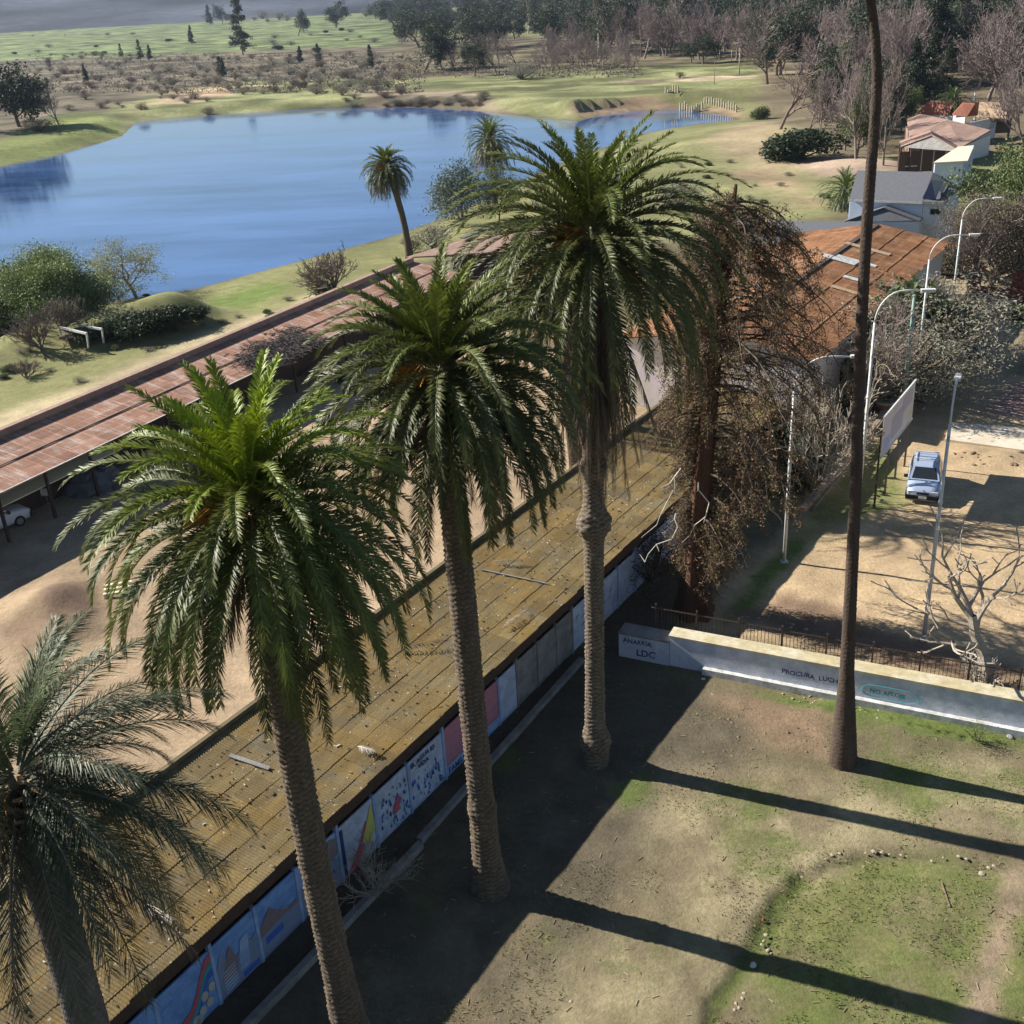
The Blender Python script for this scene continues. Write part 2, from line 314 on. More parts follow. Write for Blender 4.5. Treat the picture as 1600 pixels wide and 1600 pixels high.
# near shore
zone([(-300, 760), (-300, 640), (0, 520), (160, 470), (450, 410), (690, 340), (860, 262), (900, 330), (760, 390), (340, 530), (0, 690), (-100, 760)], (.21, .20, .09), .45, 2, z=-1)
zone([(-200, 790), (0, 640), (120, 600), (330, 520), (560, 428), (600, 420), (420, 500), (170, 605), (0, 685)], (.40, .33, .2), .15, 1.6)
zone([(300, 470), (420, 430), (460, 440), (380, 480)], (.16, .24, .05), .8, 2, z=-.5)
# yard between the sheds
zone([(-20, -25), (80, -25), (80, -60), (-20, -60)], (.36, .265, .17), .03, 1.0, uvp=True)
zone([(-5, -24), (62, -24), (62, -29), (-5, -28.5)], (.56, .46, .34), .0, .5, uvp=True)
zone([(0, 900), (200, 800), (260, 880), (100, 1040), (0, 1060)], (.30, .22, .14), .05, 1)
zone([(70, 925), (120, 915), (150, 950), (110, 1000), (60, 990)], (.15, .10, .07), .0, .6)  # dark patch puts the shade of a hole into the soil colour
zone([(10, 985), (60, 950), (80, 1000), (30, 1040)], (.20, .14, .09), .0, .5)
idx = np.where((RX*VV[0]+RY*VV[1] < -25) & (RX*VV[0]+RY*VV[1] > -52) & (RY < 75))[0]; yn = fbm(RX[idx], RY[idx], 2.6, 88, 5); ym = fbm(RX[idx]*.4+RY[idx]*.3, RY[idx]*.4-RX[idx]*.3, 1.2, 93, 4); col[idx] *= (.55+.9*np.clip(yn*.6+ym*.4, 0, 1))[:, None]
# soil along the shed; palm strip colour darkened to deepen its shade
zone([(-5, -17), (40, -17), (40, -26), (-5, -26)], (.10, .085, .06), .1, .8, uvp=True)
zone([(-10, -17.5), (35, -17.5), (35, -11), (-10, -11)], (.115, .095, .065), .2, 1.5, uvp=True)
# dry band and the oval bed
zone([(1050, 1245), (1300, 1215), (1600, 1195), (1900, 1190), (1900, 1330), (1600, 1335), (1420, 1318), (1300, 1335), (1215, 1390), (1150, 1480), (1100, 1620), (880, 1700), (760, 1660), (900, 1500), (1010, 1400)], (.31, .26, .155), .3, 1.6)
zone([(1140, 1640), (1165, 1530), (1210, 1440), (1270, 1375), (1350, 1345), (1450, 1335), (1560, 1352), (1750, 1400), (1800, 1700)], (.185, .175, .075), .6, .6)
zone([(1490, 1640), (1530, 1500), (1570, 1370), (1600, 1330), (1600, 1420), (1560, 1540), (1540, 1640)], (.29, .215, .15), .1, .35)
zone([(1120, 1090), (1230, 1095), (1330, 1130), (1290, 1190), (1180, 1160)], (.22, .155, .10), .1, .7)
zone([(1180, 1085), (1340, 1100), (1600, 1150), (1600, 1172), (1340, 1125)], (.12, .155, .045), .8, .3)
zone([(960, 1232), (1010, 1215), (1020, 1250), (975, 1262)], (.12, .16, .05), .7, .45)
# sunken dark rim of the bed
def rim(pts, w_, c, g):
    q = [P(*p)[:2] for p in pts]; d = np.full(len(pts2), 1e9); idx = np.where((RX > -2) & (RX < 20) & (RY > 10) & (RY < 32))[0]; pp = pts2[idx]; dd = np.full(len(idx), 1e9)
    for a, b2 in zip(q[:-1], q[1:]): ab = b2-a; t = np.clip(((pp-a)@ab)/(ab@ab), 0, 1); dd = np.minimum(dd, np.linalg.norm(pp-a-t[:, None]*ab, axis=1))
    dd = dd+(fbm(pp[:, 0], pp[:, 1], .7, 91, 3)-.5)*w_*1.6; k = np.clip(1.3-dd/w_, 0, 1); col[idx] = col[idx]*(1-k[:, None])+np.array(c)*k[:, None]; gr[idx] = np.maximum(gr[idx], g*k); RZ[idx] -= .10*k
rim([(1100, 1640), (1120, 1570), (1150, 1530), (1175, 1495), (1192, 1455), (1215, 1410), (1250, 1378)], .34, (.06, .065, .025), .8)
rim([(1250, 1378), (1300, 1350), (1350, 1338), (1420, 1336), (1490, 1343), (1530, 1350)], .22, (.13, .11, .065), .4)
# dirt lot to the right, with tyre tracks
zone([(1075, 985), (1150, 905), (1230, 830), (1300, 740), (1380, 640), (1440, 600), (1900, 560), (1900, 1170), (1600, 1095), (1300, 1025)], (.43, .315, .19), .04, .8)
zone([(1130, 975), (1180, 900), (1240, 840), (1260, 850), (1200, 925), (1160, 965)], (.15, .2, .045), .8, .5)
zone([(1225, 860), (1290, 760), (1375, 690), (1410, 730), (1425, 790), (1340, 810)], (.22, .2, .09), .6, .8)
zone([(1150, 960), (1240, 930), (1400, 985), (1600, 1040), (1600, 1090), (1330, 1030)], (.2, .135, .09), .05, .7)
zone([(1500, 640), (1560, 600), (1700, 590), (1700, 660)], (.25, .17, .15), .0, 1.0)
# lane into the distance
zone([(1400, 640), (1470, 480), (1500, 400), (1560, 400), (1580, 500), (1600, 560), (1530, 660)], (.36, .28, .18), .03, 1.0)
zone([(1580, 505), (1600, 470), (1800, 470), (1800, 510)], (.17, .25, .05), .9, .7)
idx = np.where((RX > 9) & (RX < 32) & (RY > 33) & (RY < 62))[0]; yn = fbm(RX[idx], RY[idx], 2.4, 98, 5); ym = fbm(RX[idx]*.25+RY[idx]*.2, RY[idx]*1.2-RX[idx]*1.1, 1.4, 99, 4); col[idx] *= (.6+.8*np.clip(yn*.5+ym*.5, 0, 1))[:, None]; RZ[idx] += (ym-.5)*.12
sdl = sdist(pts2, lake); kk = np.clip(1.4-np.abs(sdl+(fbm(RX, RY, 3, 95, 3)-.5)*3)/1.3, 0, 1)[:, None]*.75; col = col*(1-kk)+np.array((.10, .085, .055))*kk; gr = gr*(1-kk[:, 0])
idx = np.where((RY < 34) & (RX > -6))[0]; q1_ = fbm(RX[idx], RY[idx], 1.9, 121, 5); q2_ = fbm(RX[idx], RY[idx], .7, 127, 3); kk = np.clip((q1_-.5)*5, 0, .75)[:, None]; col[idx] = col[idx]*(1-kk)+np.array((.17, .135, .085))*kk; col[idx] *= (.78+.44*q2_)[:, None]; gr[idx] = np.clip(gr[idx]+.5*np.clip((fbm(RX[idx], RY[idx], 2.7, 131, 4)-.55)*5, 0, 1), 0, 1)
# fine natural variation
n1 = fbm(RX, RY, 6, 21); n2 = fbm(RX, RY, 1.1, 31, 3); n3 = fbm(RX, RY, 60, 41)
fz_ = .35*np.clip((RY-75)/40, 0, 1)+.65*np.clip((RY-250)/60, 0, 1); n4 = fbm(RX*.6, RY, 7, 71, 4); col *= (1+fz_*np.clip((n4-.5)*3.2, -.55, .8))[:, None]
col *= (0.80+.25*n1+.20*n2+.10*n3)[:, None]
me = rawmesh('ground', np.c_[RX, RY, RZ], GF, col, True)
ga = me.attributes.new('G', 'FLOAT', 'POINT'); ga.data.foreach_set('value', gr.astype(np.float32))
gm = bpy.data.materials.new('ground'); gm.use_nodes = True; n = gm.node_tree; L = n.links; b = n.nodes['Principled BSDF']; b.inputs['Roughness'].default_value = .95; b.inputs['Specular IOR Level'].default_value = .15
vc = n.nodes.new('ShaderNodeVertexColor'); vc.layer_name = 'Col'; at = n.nodes.new('ShaderNodeAttribute'); at.attribute_name = 'G'; tc = n.nodes.new('ShaderNodeTexCoord')
def NZ(scale, detail, rough=.65):
    z = n.nodes.new('ShaderNodeTexNoise'); z.inputs['Scale'].default_value = scale; z.inputs['Detail'].default_value = detail; z.inputs['Roughness'].default_value = rough; L.new(tc.outputs['Object'], z.inputs[0]); return z.outputs[0]
def MT(op, a, c):
    z = n.nodes.new('ShaderNodeMath'); z.operation = op
    for i, s in ((0, a), (1, c)):
        if isinstance(s, (int, float)): z.inputs[i].default_value = s
        else: L.new(s, z.inputs[i])
    return z.outputs[0]
gmask = MT('ADD', MT('ADD', MT('ADD', MT('MULTIPLY', NZ(.9, 6), .40), MT('MULTIPLY', NZ(.12, 4), .2)), MT('MULTIPLY', NZ(7, 5, .8), .40)), MT('MULTIPLY', at.outputs['Fac'], .22))
cr = n.nodes.new('ShaderNodeValToRGB'); cr.color_ramp.elements[0].position = .56; cr.color_ramp.elements[1].position = .72; L.new(gmask, cr.inputs[0])
gm_ = MT('MULTIPLY', cr.outputs[0], MT('MINIMUM', MT('MULTIPLY', at.outputs['Fac'], 1.6), .9))
mx = n.nodes.new('ShaderNodeMixRGB'); L.new(gm_, mx.inputs[0]); L.new(vc.outputs[0], mx.inputs[1]); mx.inputs[2].default_value = (.12, .148, .042, 1)
mr = n.nodes.new('ShaderNodeMapRange'); mr.inputs[1].default_value = .3; mr.inputs[2].default_value = .7; mr.inputs[3].default_value = .45; mr.inputs[4].default_value = 1.5; L.new(MT('ADD', MT('MULTIPLY', NZ(4.5, 12, .85), .6), MT('MULTIPLY', NZ(.7, 9, .75), .4)), mr.inputs[0])
vs = n.nodes.new('ShaderNodeVectorMath'); vs.operation = 'SCALE'; L.new(mx.outputs[0], vs.inputs[0]); L.new(mr.outputs[0], vs.inputs['Scale']); L.new(vs.outputs[0], b.inputs['Base Color'])
bp = n.nodes.new('ShaderNodeBump'); bp.inputs['Strength'].default_value = .8; bp.inputs['Distance'].default_value = .07; L.new(NZ(6, 9, .75), bp.inputs['Height']); L.new(bp.outputs[0], b.inputs['Normal'])
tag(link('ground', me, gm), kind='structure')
# water
wm = bpy.data.materials.new('lake_water'); wm.use_nodes = True; n = wm.node_tree; L = n.links; b = n.nodes['Principled BSDF']
b.inputs['Base Color'].default_value = (.07, .15, .33, 1); b.inputs['IOR'].default_value = 2.6; b.inputs['Specular IOR Level'].default_value = .5
tc = n.nodes.new('ShaderNodeTexCoord'); bp = n.nodes.new('ShaderNodeBump'); bp.inputs['Strength'].default_value = .11; bp.inputs['Distance'].default_value = .05
mr = n.nodes.new('ShaderNodeMapRange'); mr.inputs[1].default_value = .4; mr.inputs[2].default_value = .65; mr.inputs[3].default_value = .02; mr.inputs[4].default_value = .13; mp = n.nodes.new('ShaderNodeMapping'); mp.inputs['Scale'].default_value = (.02, .07, 1); mp.inputs['Rotation'].default_value = (0, 0, .35); L.new(tc.outputs['Object'], mp.inputs[0]); zz = n.nodes.new('ShaderNodeTexNoise'); zz.inputs['Scale'].default_value = 1.0; zz.inputs['Detail'].default_value = 7; zz.inputs['Roughness'].default_value = .7; L.new(mp.outputs[0], zz.inputs[0]); L.new(zz.outputs[0], mr.inputs[0]); L.new(mr.outputs[0], b.inputs['Roughness']); cw = n.nodes.new('ShaderNodeValToRGB'); cw.color_ramp.elements[0].position = .36; cw.color_ramp.elements[1].position = .66; cw.color_ramp.elements[0].color = (.022, .062, .16, 1); cw.color_ramp.elements[1].color = (.085, .17, .40, 1); L.new(zz.outputs[0], cw.inputs[0]); L.new(cw.outputs[0], b.inputs['Base Color'])  # mottled blue base colour stands in for sky reflection on ripples
L.new(NZ(1.6, 4), bp.inputs['Height']); L.new(bp.outputs[0], b.inputs['Normal'])
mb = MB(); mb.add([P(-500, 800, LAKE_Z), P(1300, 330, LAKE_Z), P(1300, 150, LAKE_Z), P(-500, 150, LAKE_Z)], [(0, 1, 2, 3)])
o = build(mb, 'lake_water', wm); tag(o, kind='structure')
# hills far away
hx = np.linspace(-3200, 2600, 120); hy = np.linspace(1500, 5200, 50); HX, HY = np.meshgrid(hx, hy)
prof = np.clip((HY-1500)/1400, 0, 1); HZ = -4+(60+150*fbm(HX, HY, 900, 51)+30*fbm(HX, HY, 200, 55))*prof*np.clip(1.25-(HX+900)/1800, .35, 1.4)
F = np.array([(i*120+j, i*120+j+1, (i+1)*120+j+1, (i+1)*120+j) for i in range(49) for j in range(119)])
hc = np.zeros((HX.size, 3)); hc[:] = (.06, .068, .085); nn = fbm(HX.ravel(), HY.ravel(), 160, 61); hc = hc*(.35+1.5*np.clip((nn-.35)*2.2, 0, 1))[:, None]
g2 = np.clip((fbm(HX.ravel(), HY.ravel(), 400, 66)-.55)*6, 0, 1)[:, None]; hc = hc*(1-g2)+np.array((.16, .2, .07))*g2
M['hill'] = mat('hill_scrub', attr=True, rough=.95, noise=.35, nscale=.02, spec=.1)
tag(link('hills', rawmesh('hills', np.c_[HX.ravel(), HY.ravel(), HZ.ravel()], F, hc, True), M['hill']), kind='structure')

# ------------------------------------------------------------------ palms
def nrm(a): return a/(np.linalg.norm(a, axis=-1, keepdims=True)+1e-9)
def fronds(specs, npair=115, leaf=.35, wleaf=.05, seed=0, vee=.5, base_skip=.08, fwd=(1.0, .62), rach=.036, hang=.10, cexp=1.55):
    """specs: list of (origin, az, el0, droop, length, colour, sweep). returns V, quad F, colours"""
    rg = np.random.default_rng(seed); VS, FS, CS = [], [], []; off = 0
    for (o, az, el0, droop, Ln, c, sweep) in specs:
        K = 14; t = np.linspace(0, 1, K); el = el0-droop*t**cexp; a = az+sweep*t**2
        d = np.c_[np.cos(el)*np.cos(a), np.cos(el)*np.sin(a), np.sin(el)]; ds = Ln/(K-1)
        pts = np.asarray(o)+np.vstack([[0, 0, 0], np.cumsum((d[1:]+d[:-1])/2*ds, axis=0)])
        c = np.asarray(c)
        # rachis, 4 sided
        side = nrm(np.c_[-np.sin(a), np.cos(a), np.zeros(K)]); up = np.cross(d, side); r_ = rach*(1-.85*t)[:, None]
        ring = np.stack([pts+side*r_, pts+up*r_*.7, pts-side*r_, pts-up*r_*.7], 1).reshape(-1, 3)
        f = np.array([(i*4+j, i*4+(j+1) % 4, (i+1)*4+(j+1) % 4, (i+1)*4+j) for i in range(K-1) for j in range(4)])
        VS.append(ring); FS.append(f+off); CS.append(np.tile(c*np.array([1.7, 1.45, 1.6])+.02, (len(ring), 1))); off += len(ring)
        # leaflets
        tl = base_skip+(1-base_skip)*(np.arange(npair)+.5)/npair
        for sg in (-1, 1):
            tj = np.clip(tl+rg.normal(0, .004, npair), 0, 1)
            p = np.c_[np.interp(tj, t, pts[:, 0]), np.interp(tj, t, pts[:, 1]), np.interp(tj, t, pts[:, 2])]
            T = nrm(np.c_[np.interp(tj, t, d[:, 0]), np.interp(tj, t, d[:, 1]), np.interp(tj, t, d[:, 2])])
            S = nrm(np.cross(T, np.c_[np.interp(tj, t, up[:, 0]), np.interp(tj, t, up[:, 1]), np.interp(tj, t, up[:, 2])]))
            N = np.cross(S, T); N *= np.sign(np.sum(N*np.array([np.interp(.5, t, up[:, 0]), np.interp(.5, t, up[:, 1]), np.interp(.5, t, up[:, 2])]), axis=1))[:, None]
            fa = (fwd[0]+(fwd[1]-fwd[0])*tj)+rg.normal(0, .10, npair); vv = vee+rg.normal(0, .22, npair)
            ld = T*np.cos(fa)[:, None]+(S*sg*np.cos(vv)[:, None]+N*np.sin(vv)[:, None])*np.sin(fa)[:, None]
            ll = leaf*np.clip(.35+tj*3.2, 0, 1)*(1-.55*np.clip(tj, 0, 1)**5)*rg.uniform(.86, 1.1, npair)
            mid = p+ld*ll[:, None]*.5; tip = p+ld*ll[:, None]; tip[:, 2] -= ll*hang*1.6; mid[:, 2] -= ll*hang*.3
            wv = T*wleaf/2
            v = np.stack([p-wv*.6, p+wv*.6, mid+wv, tip, mid-wv], 1)        # 5 verts
            v = np.stack([p-wv*.6, p+wv*.6, mid+wv, mid-wv, mid-wv, mid+wv, tip+wv*.12, tip-wv*.12], 1).reshape(-1, 3)
            f = (np.arange(npair)*8)[:, None, None]+np.array([[0, 1, 2, 3], [4, 5, 6, 7]])[None]
            VS.append(v); FS.append(f.reshape(-1, 4)+off); off += len(v)
            cj = c[None]*(1+rg.normal(0, .13, (npair, 1))); CS.append(np.repeat(np.clip(cj, 0, 1), 8, axis=0))
    return np.vstack(VS), np.vstack(FS), np.vstack(CS)
def crown_specs(n, L0, seed, heart_r=.35, up_el=84, low_el=-50, droop0=1.25, young=(.14, .175, .025), old=(.088, .10, .026), lowtint=(.08, .072, .026), jitter=.10, rise=.5, az_w=None):  # young tone is paler by age, with sunlit crown tops also painted in
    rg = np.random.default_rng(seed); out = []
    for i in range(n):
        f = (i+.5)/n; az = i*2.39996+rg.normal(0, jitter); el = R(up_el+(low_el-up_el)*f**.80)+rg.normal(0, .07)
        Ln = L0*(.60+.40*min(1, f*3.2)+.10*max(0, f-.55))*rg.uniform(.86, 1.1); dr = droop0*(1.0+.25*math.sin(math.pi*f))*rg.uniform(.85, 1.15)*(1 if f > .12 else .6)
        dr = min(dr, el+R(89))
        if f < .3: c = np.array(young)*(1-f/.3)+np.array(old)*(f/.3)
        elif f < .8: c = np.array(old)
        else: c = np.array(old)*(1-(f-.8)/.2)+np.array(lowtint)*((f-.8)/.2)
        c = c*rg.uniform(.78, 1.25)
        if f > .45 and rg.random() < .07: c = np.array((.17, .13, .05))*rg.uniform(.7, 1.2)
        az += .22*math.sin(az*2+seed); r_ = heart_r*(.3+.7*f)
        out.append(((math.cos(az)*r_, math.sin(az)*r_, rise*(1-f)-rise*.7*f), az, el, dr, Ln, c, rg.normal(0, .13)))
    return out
def trunk_mesh(path, rad, seed=0, n=40, dz=.035, amp=.03, bumps=(), col=(.075, .058, .045), col_hi=(.20, .155, .105)):
    """palm trunk with rows of leaf-scar ridges; path: 3D points, rad: radii along it"""
    path = np.asarray(path, float); s = np.concatenate([[0], np.cumsum(np.linalg.norm(np.diff(path, axis=0), axis=1))]); Lt = s[-1]; k = int(Lt/dz)+1; ss = np.linspace(0, Lt, k)
    def sm(v): return np.interp(ss, s, v)
    c = np.c_[sm(path[:, 0]), sm(path[:, 1]), sm(path[:, 2])]
    ker = np.ones(25)/25
    for a in range(3):
        p = np.concatenate([np.full(12, c[0, a]), c[:, a], np.full(12, c[-1, a])]); c[:, a] = np.convolve(p, ker, 'valid')
    r0 = sm(rad); th = np.arange(n)/n*2*np.pi
    rg = np.random.default_rng(seed)
    S, TH = np.meshgrid(ss, th, indexing='ij')
    ph = S/.15+(vnoise(S*1.7, TH*1.3, 1.0, seed+5)-.5)*1.1+TH/(2*np.pi)*1.0+.5*((np.floor(TH/(2*np.pi)*14) % 2)); saw = (ph % 1.0); cell = np.abs(((TH/(2*np.pi)*14) % 1)-.5)*2
    nz = fbm(S*3+10, TH*4, 1.0, seed+3, 3)
    disp = amp*((1-saw)**1.5*1.6*(1-.55*cell**2)-.5)+amp*1.3*(nz-.5)
    B = np.zeros_like(S)
    for (b0, bw, ba) in bumps: B += ba*np.exp(-((S-b0)/bw)**2)*(.65+.7*vnoise(TH*2.2, S*5, 1, seed+9))
    r_ = r0[:, None]+disp+B
    V = c[:, None]+r_[..., None]*np.stack([np.cos(TH), np.sin(TH), np.zeros_like(TH)], -1)
    cc = np.array(col)*(1-(1-saw[..., None])**2*.9)+np.array(col_hi)*(1-saw[..., None])**2*.9; cc = cc*(.7+.6*nz[..., None])
    i, j = np.meshgrid(np.arange(k-1), np.arange(n), indexing='ij'); jn = (j+1) % n
    F = np.stack([i*n+j, i*n+jn, (i+1)*n+jn, (i+1)*n+j], -1).reshape(-1, 4)
    return V.reshape(-1, 3), F, cc.reshape(-1, 3)
CAMR = np.array([1.0, 0, 0])
def top_from(base, px, py, dh=0):
    h = height_to(base, py); t = np.array([base[0], base[1], base[2]+h])
    for _ in range(4): t = t+CAMR*(px-PR(t)[0])/FOC*((t-CO)@_f); t[2] += (PR(t)[1]-py)/FOC*((t-CO)@_f)/math.cos(PITCH)
    return t
def palm(base, top, label, rb=.55, rt=.36, L0=4.0, nf=135, seed=1, bumps=(), npair=115, skirt=30, skirt_len=2.6, group=None, flare=1.0, amp=.042, mid=None, taper=0.0, skirt_el=(-62, -38), via=None, skirt_z=(.5, 1.0), cs={}, fr={}, tr={}, cat='palm tree', deadcol=(.11, .085, .055), fruit=True):
    base = np.asarray(base, float); top = np.asarray(top, float); t = thing('palm_tree', label, cat, base, group)
    H_ = top[2]-base[2]; pth = [base-np.array([0, 0, .3])]
    for k in range(1, 13):
        f = k/12; pt = base+(top-base)*f
        if mid is not None: pt = pt+np.asarray(mid)*4*f*(1-f)
        pth.append(pt)
    pth[-1] = pth[-1]-np.array([0, 0, .15])
    if via is not None: pth = [pth[0]]+[np.asarray([np.interp(k/12*(len(via)), np.arange(len(via)+1), [base[a_]]+[v_[a_] for v_ in via]) for a_ in range(3)]) for k in range(1, 13)]
    rad = [rb*1.02]+[rt+(rb-rt)*math.exp(-(k/12*H_)/flare)+(taper*(1-k/12)) for k in range(1, 13)]; rad[0] = rb
    V, F, cc = trunk_mesh(pth, rad, seed, bumps=bumps, amp=amp, **tr)
    link('trunk', rawmesh('palm_trunk', V-base, F, cc, True), M['palmbark'], t)
    sp = crown_specs(nf, L0, seed, **cs); V, F, cc = fronds(sp, npair=npair, seed=seed, **fr)
    link('crown', rawmesh('palm_crown', V+(top-base), F, cc), M['palmleaf'], t)
    # leaf-base boss under the crown
    rg = np.random.default_rng(seed+5); V2 = []; sp2 = []
    if skirt:
        for i in range(skirt):
            az = i*2.39996+rg.normal(0, .2); c = np.array(deadcol)*rg.uniform(.6, 1.5)
            sp2.append(((math.cos(az)*rt*.9, math.sin(az)*rt*.9, -rg.uniform(*skirt_z)), az, R(rg.uniform(*skirt_el)), R(rg.uniform(4, 30)), skirt_len*rg.uniform(.6, 1.15), c, rg.normal(0, .2)))
        V, F, cc = fronds(sp2, npair=int(npair*.5), leaf=.38, wleaf=.045, seed=seed+2, vee=-.2, fwd=(.5, .3), hang=.45)
        link('dead_fronds', rawmesh('palm_dead_fronds', V+(top-base), F, cc), M['palmleaf'], t)
    mb = MB(); q = top-base
    for i in range(46):
        az = i*2.39996; z = -1.0+i/46*1.05; r0 = rt*(.9+.35*(i/46)); d = np.array([math.cos(az), math.sin(az), 0])
        mb.beam(q+d*r0*.8+np.array([0, 0, z-.08]), q+d*(r0+.20)+np.array([0, 0, z+.14]), .15, .05, np.array((.19, .13, .08))*rg.uniform(.6, 1.4))
    o = link('leaf_bases', rawmesh('palm_leaf_bases', np.vstack(mb.v), mb.f, np.vstack(mb.c)), M['palmbark'], t)
    if fruit:
        mb = MB()
        for i in range(5):
            az = fruit_az+rg.normal(0, .5) if (fruit_az := 4.0) else 0
            for k in range(26):
                a2 = az+rg.normal(0, .16); e = R(rg.uniform(10, 45)); Lk = rg.uniform(.7, 1.25)
                p0 = q+np.array([math.cos(az)*.3, math.sin(az)*.3, .05]); p1 = p0+np.array([math.cos(a2)*math.cos(e), math.sin(a2)*math.cos(e), math.sin(e)])*Lk*.6; p2 = p1+np.array([math.cos(a2), math.sin(a2), -.4])*Lk*.35
                mb.tube([p0, p1, p2], [.016, .013, .012], 3, np.array((.52, .25, .035))*rg.uniform(.6, 1.2), False)
        link('fruit_stalks', rawmesh('palm_fruit_stalks', np.vstack(mb.v), mb.f, np.vstack(mb.c)), M['palmleaf'], t)
    return t

pb1 = W(8.3, -15.5, 0); pb2 = P(555, 1640); pb3 = P(765, 1388); pb4 = P(930, 1190)
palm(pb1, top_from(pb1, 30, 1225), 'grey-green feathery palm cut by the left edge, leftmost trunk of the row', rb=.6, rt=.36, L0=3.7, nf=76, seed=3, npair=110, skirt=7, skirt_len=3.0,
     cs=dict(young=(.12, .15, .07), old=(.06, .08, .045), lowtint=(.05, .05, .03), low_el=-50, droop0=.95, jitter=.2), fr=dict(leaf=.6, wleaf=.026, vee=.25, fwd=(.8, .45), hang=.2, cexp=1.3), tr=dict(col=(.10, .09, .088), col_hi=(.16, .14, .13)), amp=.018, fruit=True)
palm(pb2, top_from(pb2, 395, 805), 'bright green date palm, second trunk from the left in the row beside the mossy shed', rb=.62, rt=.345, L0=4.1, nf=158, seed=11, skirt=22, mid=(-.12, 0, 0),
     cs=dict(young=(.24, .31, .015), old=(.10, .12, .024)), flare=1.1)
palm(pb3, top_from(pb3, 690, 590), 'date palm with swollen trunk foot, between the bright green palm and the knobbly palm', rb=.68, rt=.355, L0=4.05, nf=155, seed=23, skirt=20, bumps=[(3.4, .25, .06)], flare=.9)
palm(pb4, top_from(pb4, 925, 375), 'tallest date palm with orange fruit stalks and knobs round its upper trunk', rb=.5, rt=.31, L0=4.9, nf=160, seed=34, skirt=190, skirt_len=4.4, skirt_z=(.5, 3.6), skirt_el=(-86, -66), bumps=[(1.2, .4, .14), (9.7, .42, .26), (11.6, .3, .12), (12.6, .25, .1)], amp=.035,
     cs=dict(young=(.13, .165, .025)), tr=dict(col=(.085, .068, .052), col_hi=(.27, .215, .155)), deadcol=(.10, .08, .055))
# yellowing palm further back behind the tallest one
pbY = P(985, 800)
pbY = W(47.0, -23.6, 0)
palm(P(905, 760), top_from(P(905, 760), 868, 470), 'yellowing palm half hidden behind the tallest date palm', rb=.5, rt=.34, L0=3.7, nf=100, seed=41, skirt=40, npair=44, skirt_len=3.6, cs=dict(young=(.2, .2, .03), old=(.13, .14, .03), lowtint=(.17, .13, .04)), fr=dict(wleaf=.05))
# slim very tall palm, crown above the picture
pbT = P(1318, 1192); viaT = [top_from(pbT, *q_) for q_ in ((1325, 1000), (1336, 800), (1341, 640), (1347, 480), (1356, 320), (1367, 190), (1372, 100), (1364, 20))]; topT = viaT[-1]+np.array([-.75, 0, 3.0]); viaT.append(topT)
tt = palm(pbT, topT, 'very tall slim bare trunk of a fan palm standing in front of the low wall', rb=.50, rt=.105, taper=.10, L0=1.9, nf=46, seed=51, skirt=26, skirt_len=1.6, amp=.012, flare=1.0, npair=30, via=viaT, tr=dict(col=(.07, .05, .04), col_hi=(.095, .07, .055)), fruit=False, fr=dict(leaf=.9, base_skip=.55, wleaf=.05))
# far palms
q = G(640, 402); tp = top_from(q, 604, 262)
palm(q, tp, 'small round-headed date palm with a leaning curved trunk on the lake shore', rb=.5, rt=.33, L0=3.0, nf=110, seed=61, npair=34, skirt=60, skirt_len=3.0, mid=(.35, 0, 0), fr=dict(wleaf=.08, leaf=.42), amp=.02)
q = G(775, 330); tp = top_from(q, 765, 218)
palm(q, tp, 'date palm with a grey shaggy beard rising from the trees at the shore', rb=.5, rt=.34, L0=4.1, nf=100, seed=62, npair=34, skirt=100, skirt_len=3.8, fr=dict(wleaf=.09, leaf=.42), amp=.02, fruit=False, deadcol=(.17, .14, .11))
q = G(1318, 325); tp = top_from(q, 1322, 298)
palm(q, tp, 'short young date palm against the grey-roofed house', rb=.5, rt=.4, L0=3.6, nf=70, seed=63, npair=34, skirt=20, skirt_len=1.6, fr=dict(wleaf=.09, leaf=.42), amp=.02, fruit=False, cs=dict(young=(.14, .18, .05), old=(.09, .12, .04)))
q = G(1486, 196); tp = top_from(q, 1488, 158)
palm(q, tp, 'small bushy-headed palm in front of the far red-roofed house', rb=.4, rt=.3, L0=3.4, nf=70, seed=64, npair=30, skirt=16, skirt_len=2, fr=dict(wleaf=.12), amp=.02, fruit=False, cs=dict(young=(.12, .17, .05), old=(.08, .11, .04), up_el=88, low_el=-40))

# ------------------------------------------------------------------ broadleaf, bare and coniferous trees
def tubes(segs, col):
    """segs: array (n,8) p0 p1 r0 r1 -> V, F quads"""
    s = np.asarray(segs); n = 4; p0 = s[:, :3]; p1 = s[:, 3:6]; d = nrm(p1-p0); ref = np.where(np.abs(d[:, 2:3]) < .9, np.array([[0, 0, 1.0]]), np.array([[1.0, 0, 0]])); X = nrm(np.cross(d, ref)); Y = np.cross(d, X)
    a = np.arange(n)/n*2*np.pi+.4; ring = np.cos(a)[None, :, None]*X[:, None]+np.sin(a)[None, :, None]*Y[:, None]
    V = np.concatenate([p0[:, None]+ring*s[:, 6][:, None, None], p1[:, None]+ring*s[:, 7][:, None, None]], 1).reshape(-1, 3)
    f = np.array([(j, (j+1) % n, n+(j+1) % n, n+j) for j in range(n)]); F = (np.arange(len(s))*2*n)[:, None, None]+f[None]
    return V, F.reshape(-1, 4), np.tile(np.array(col), (len(V), 1))
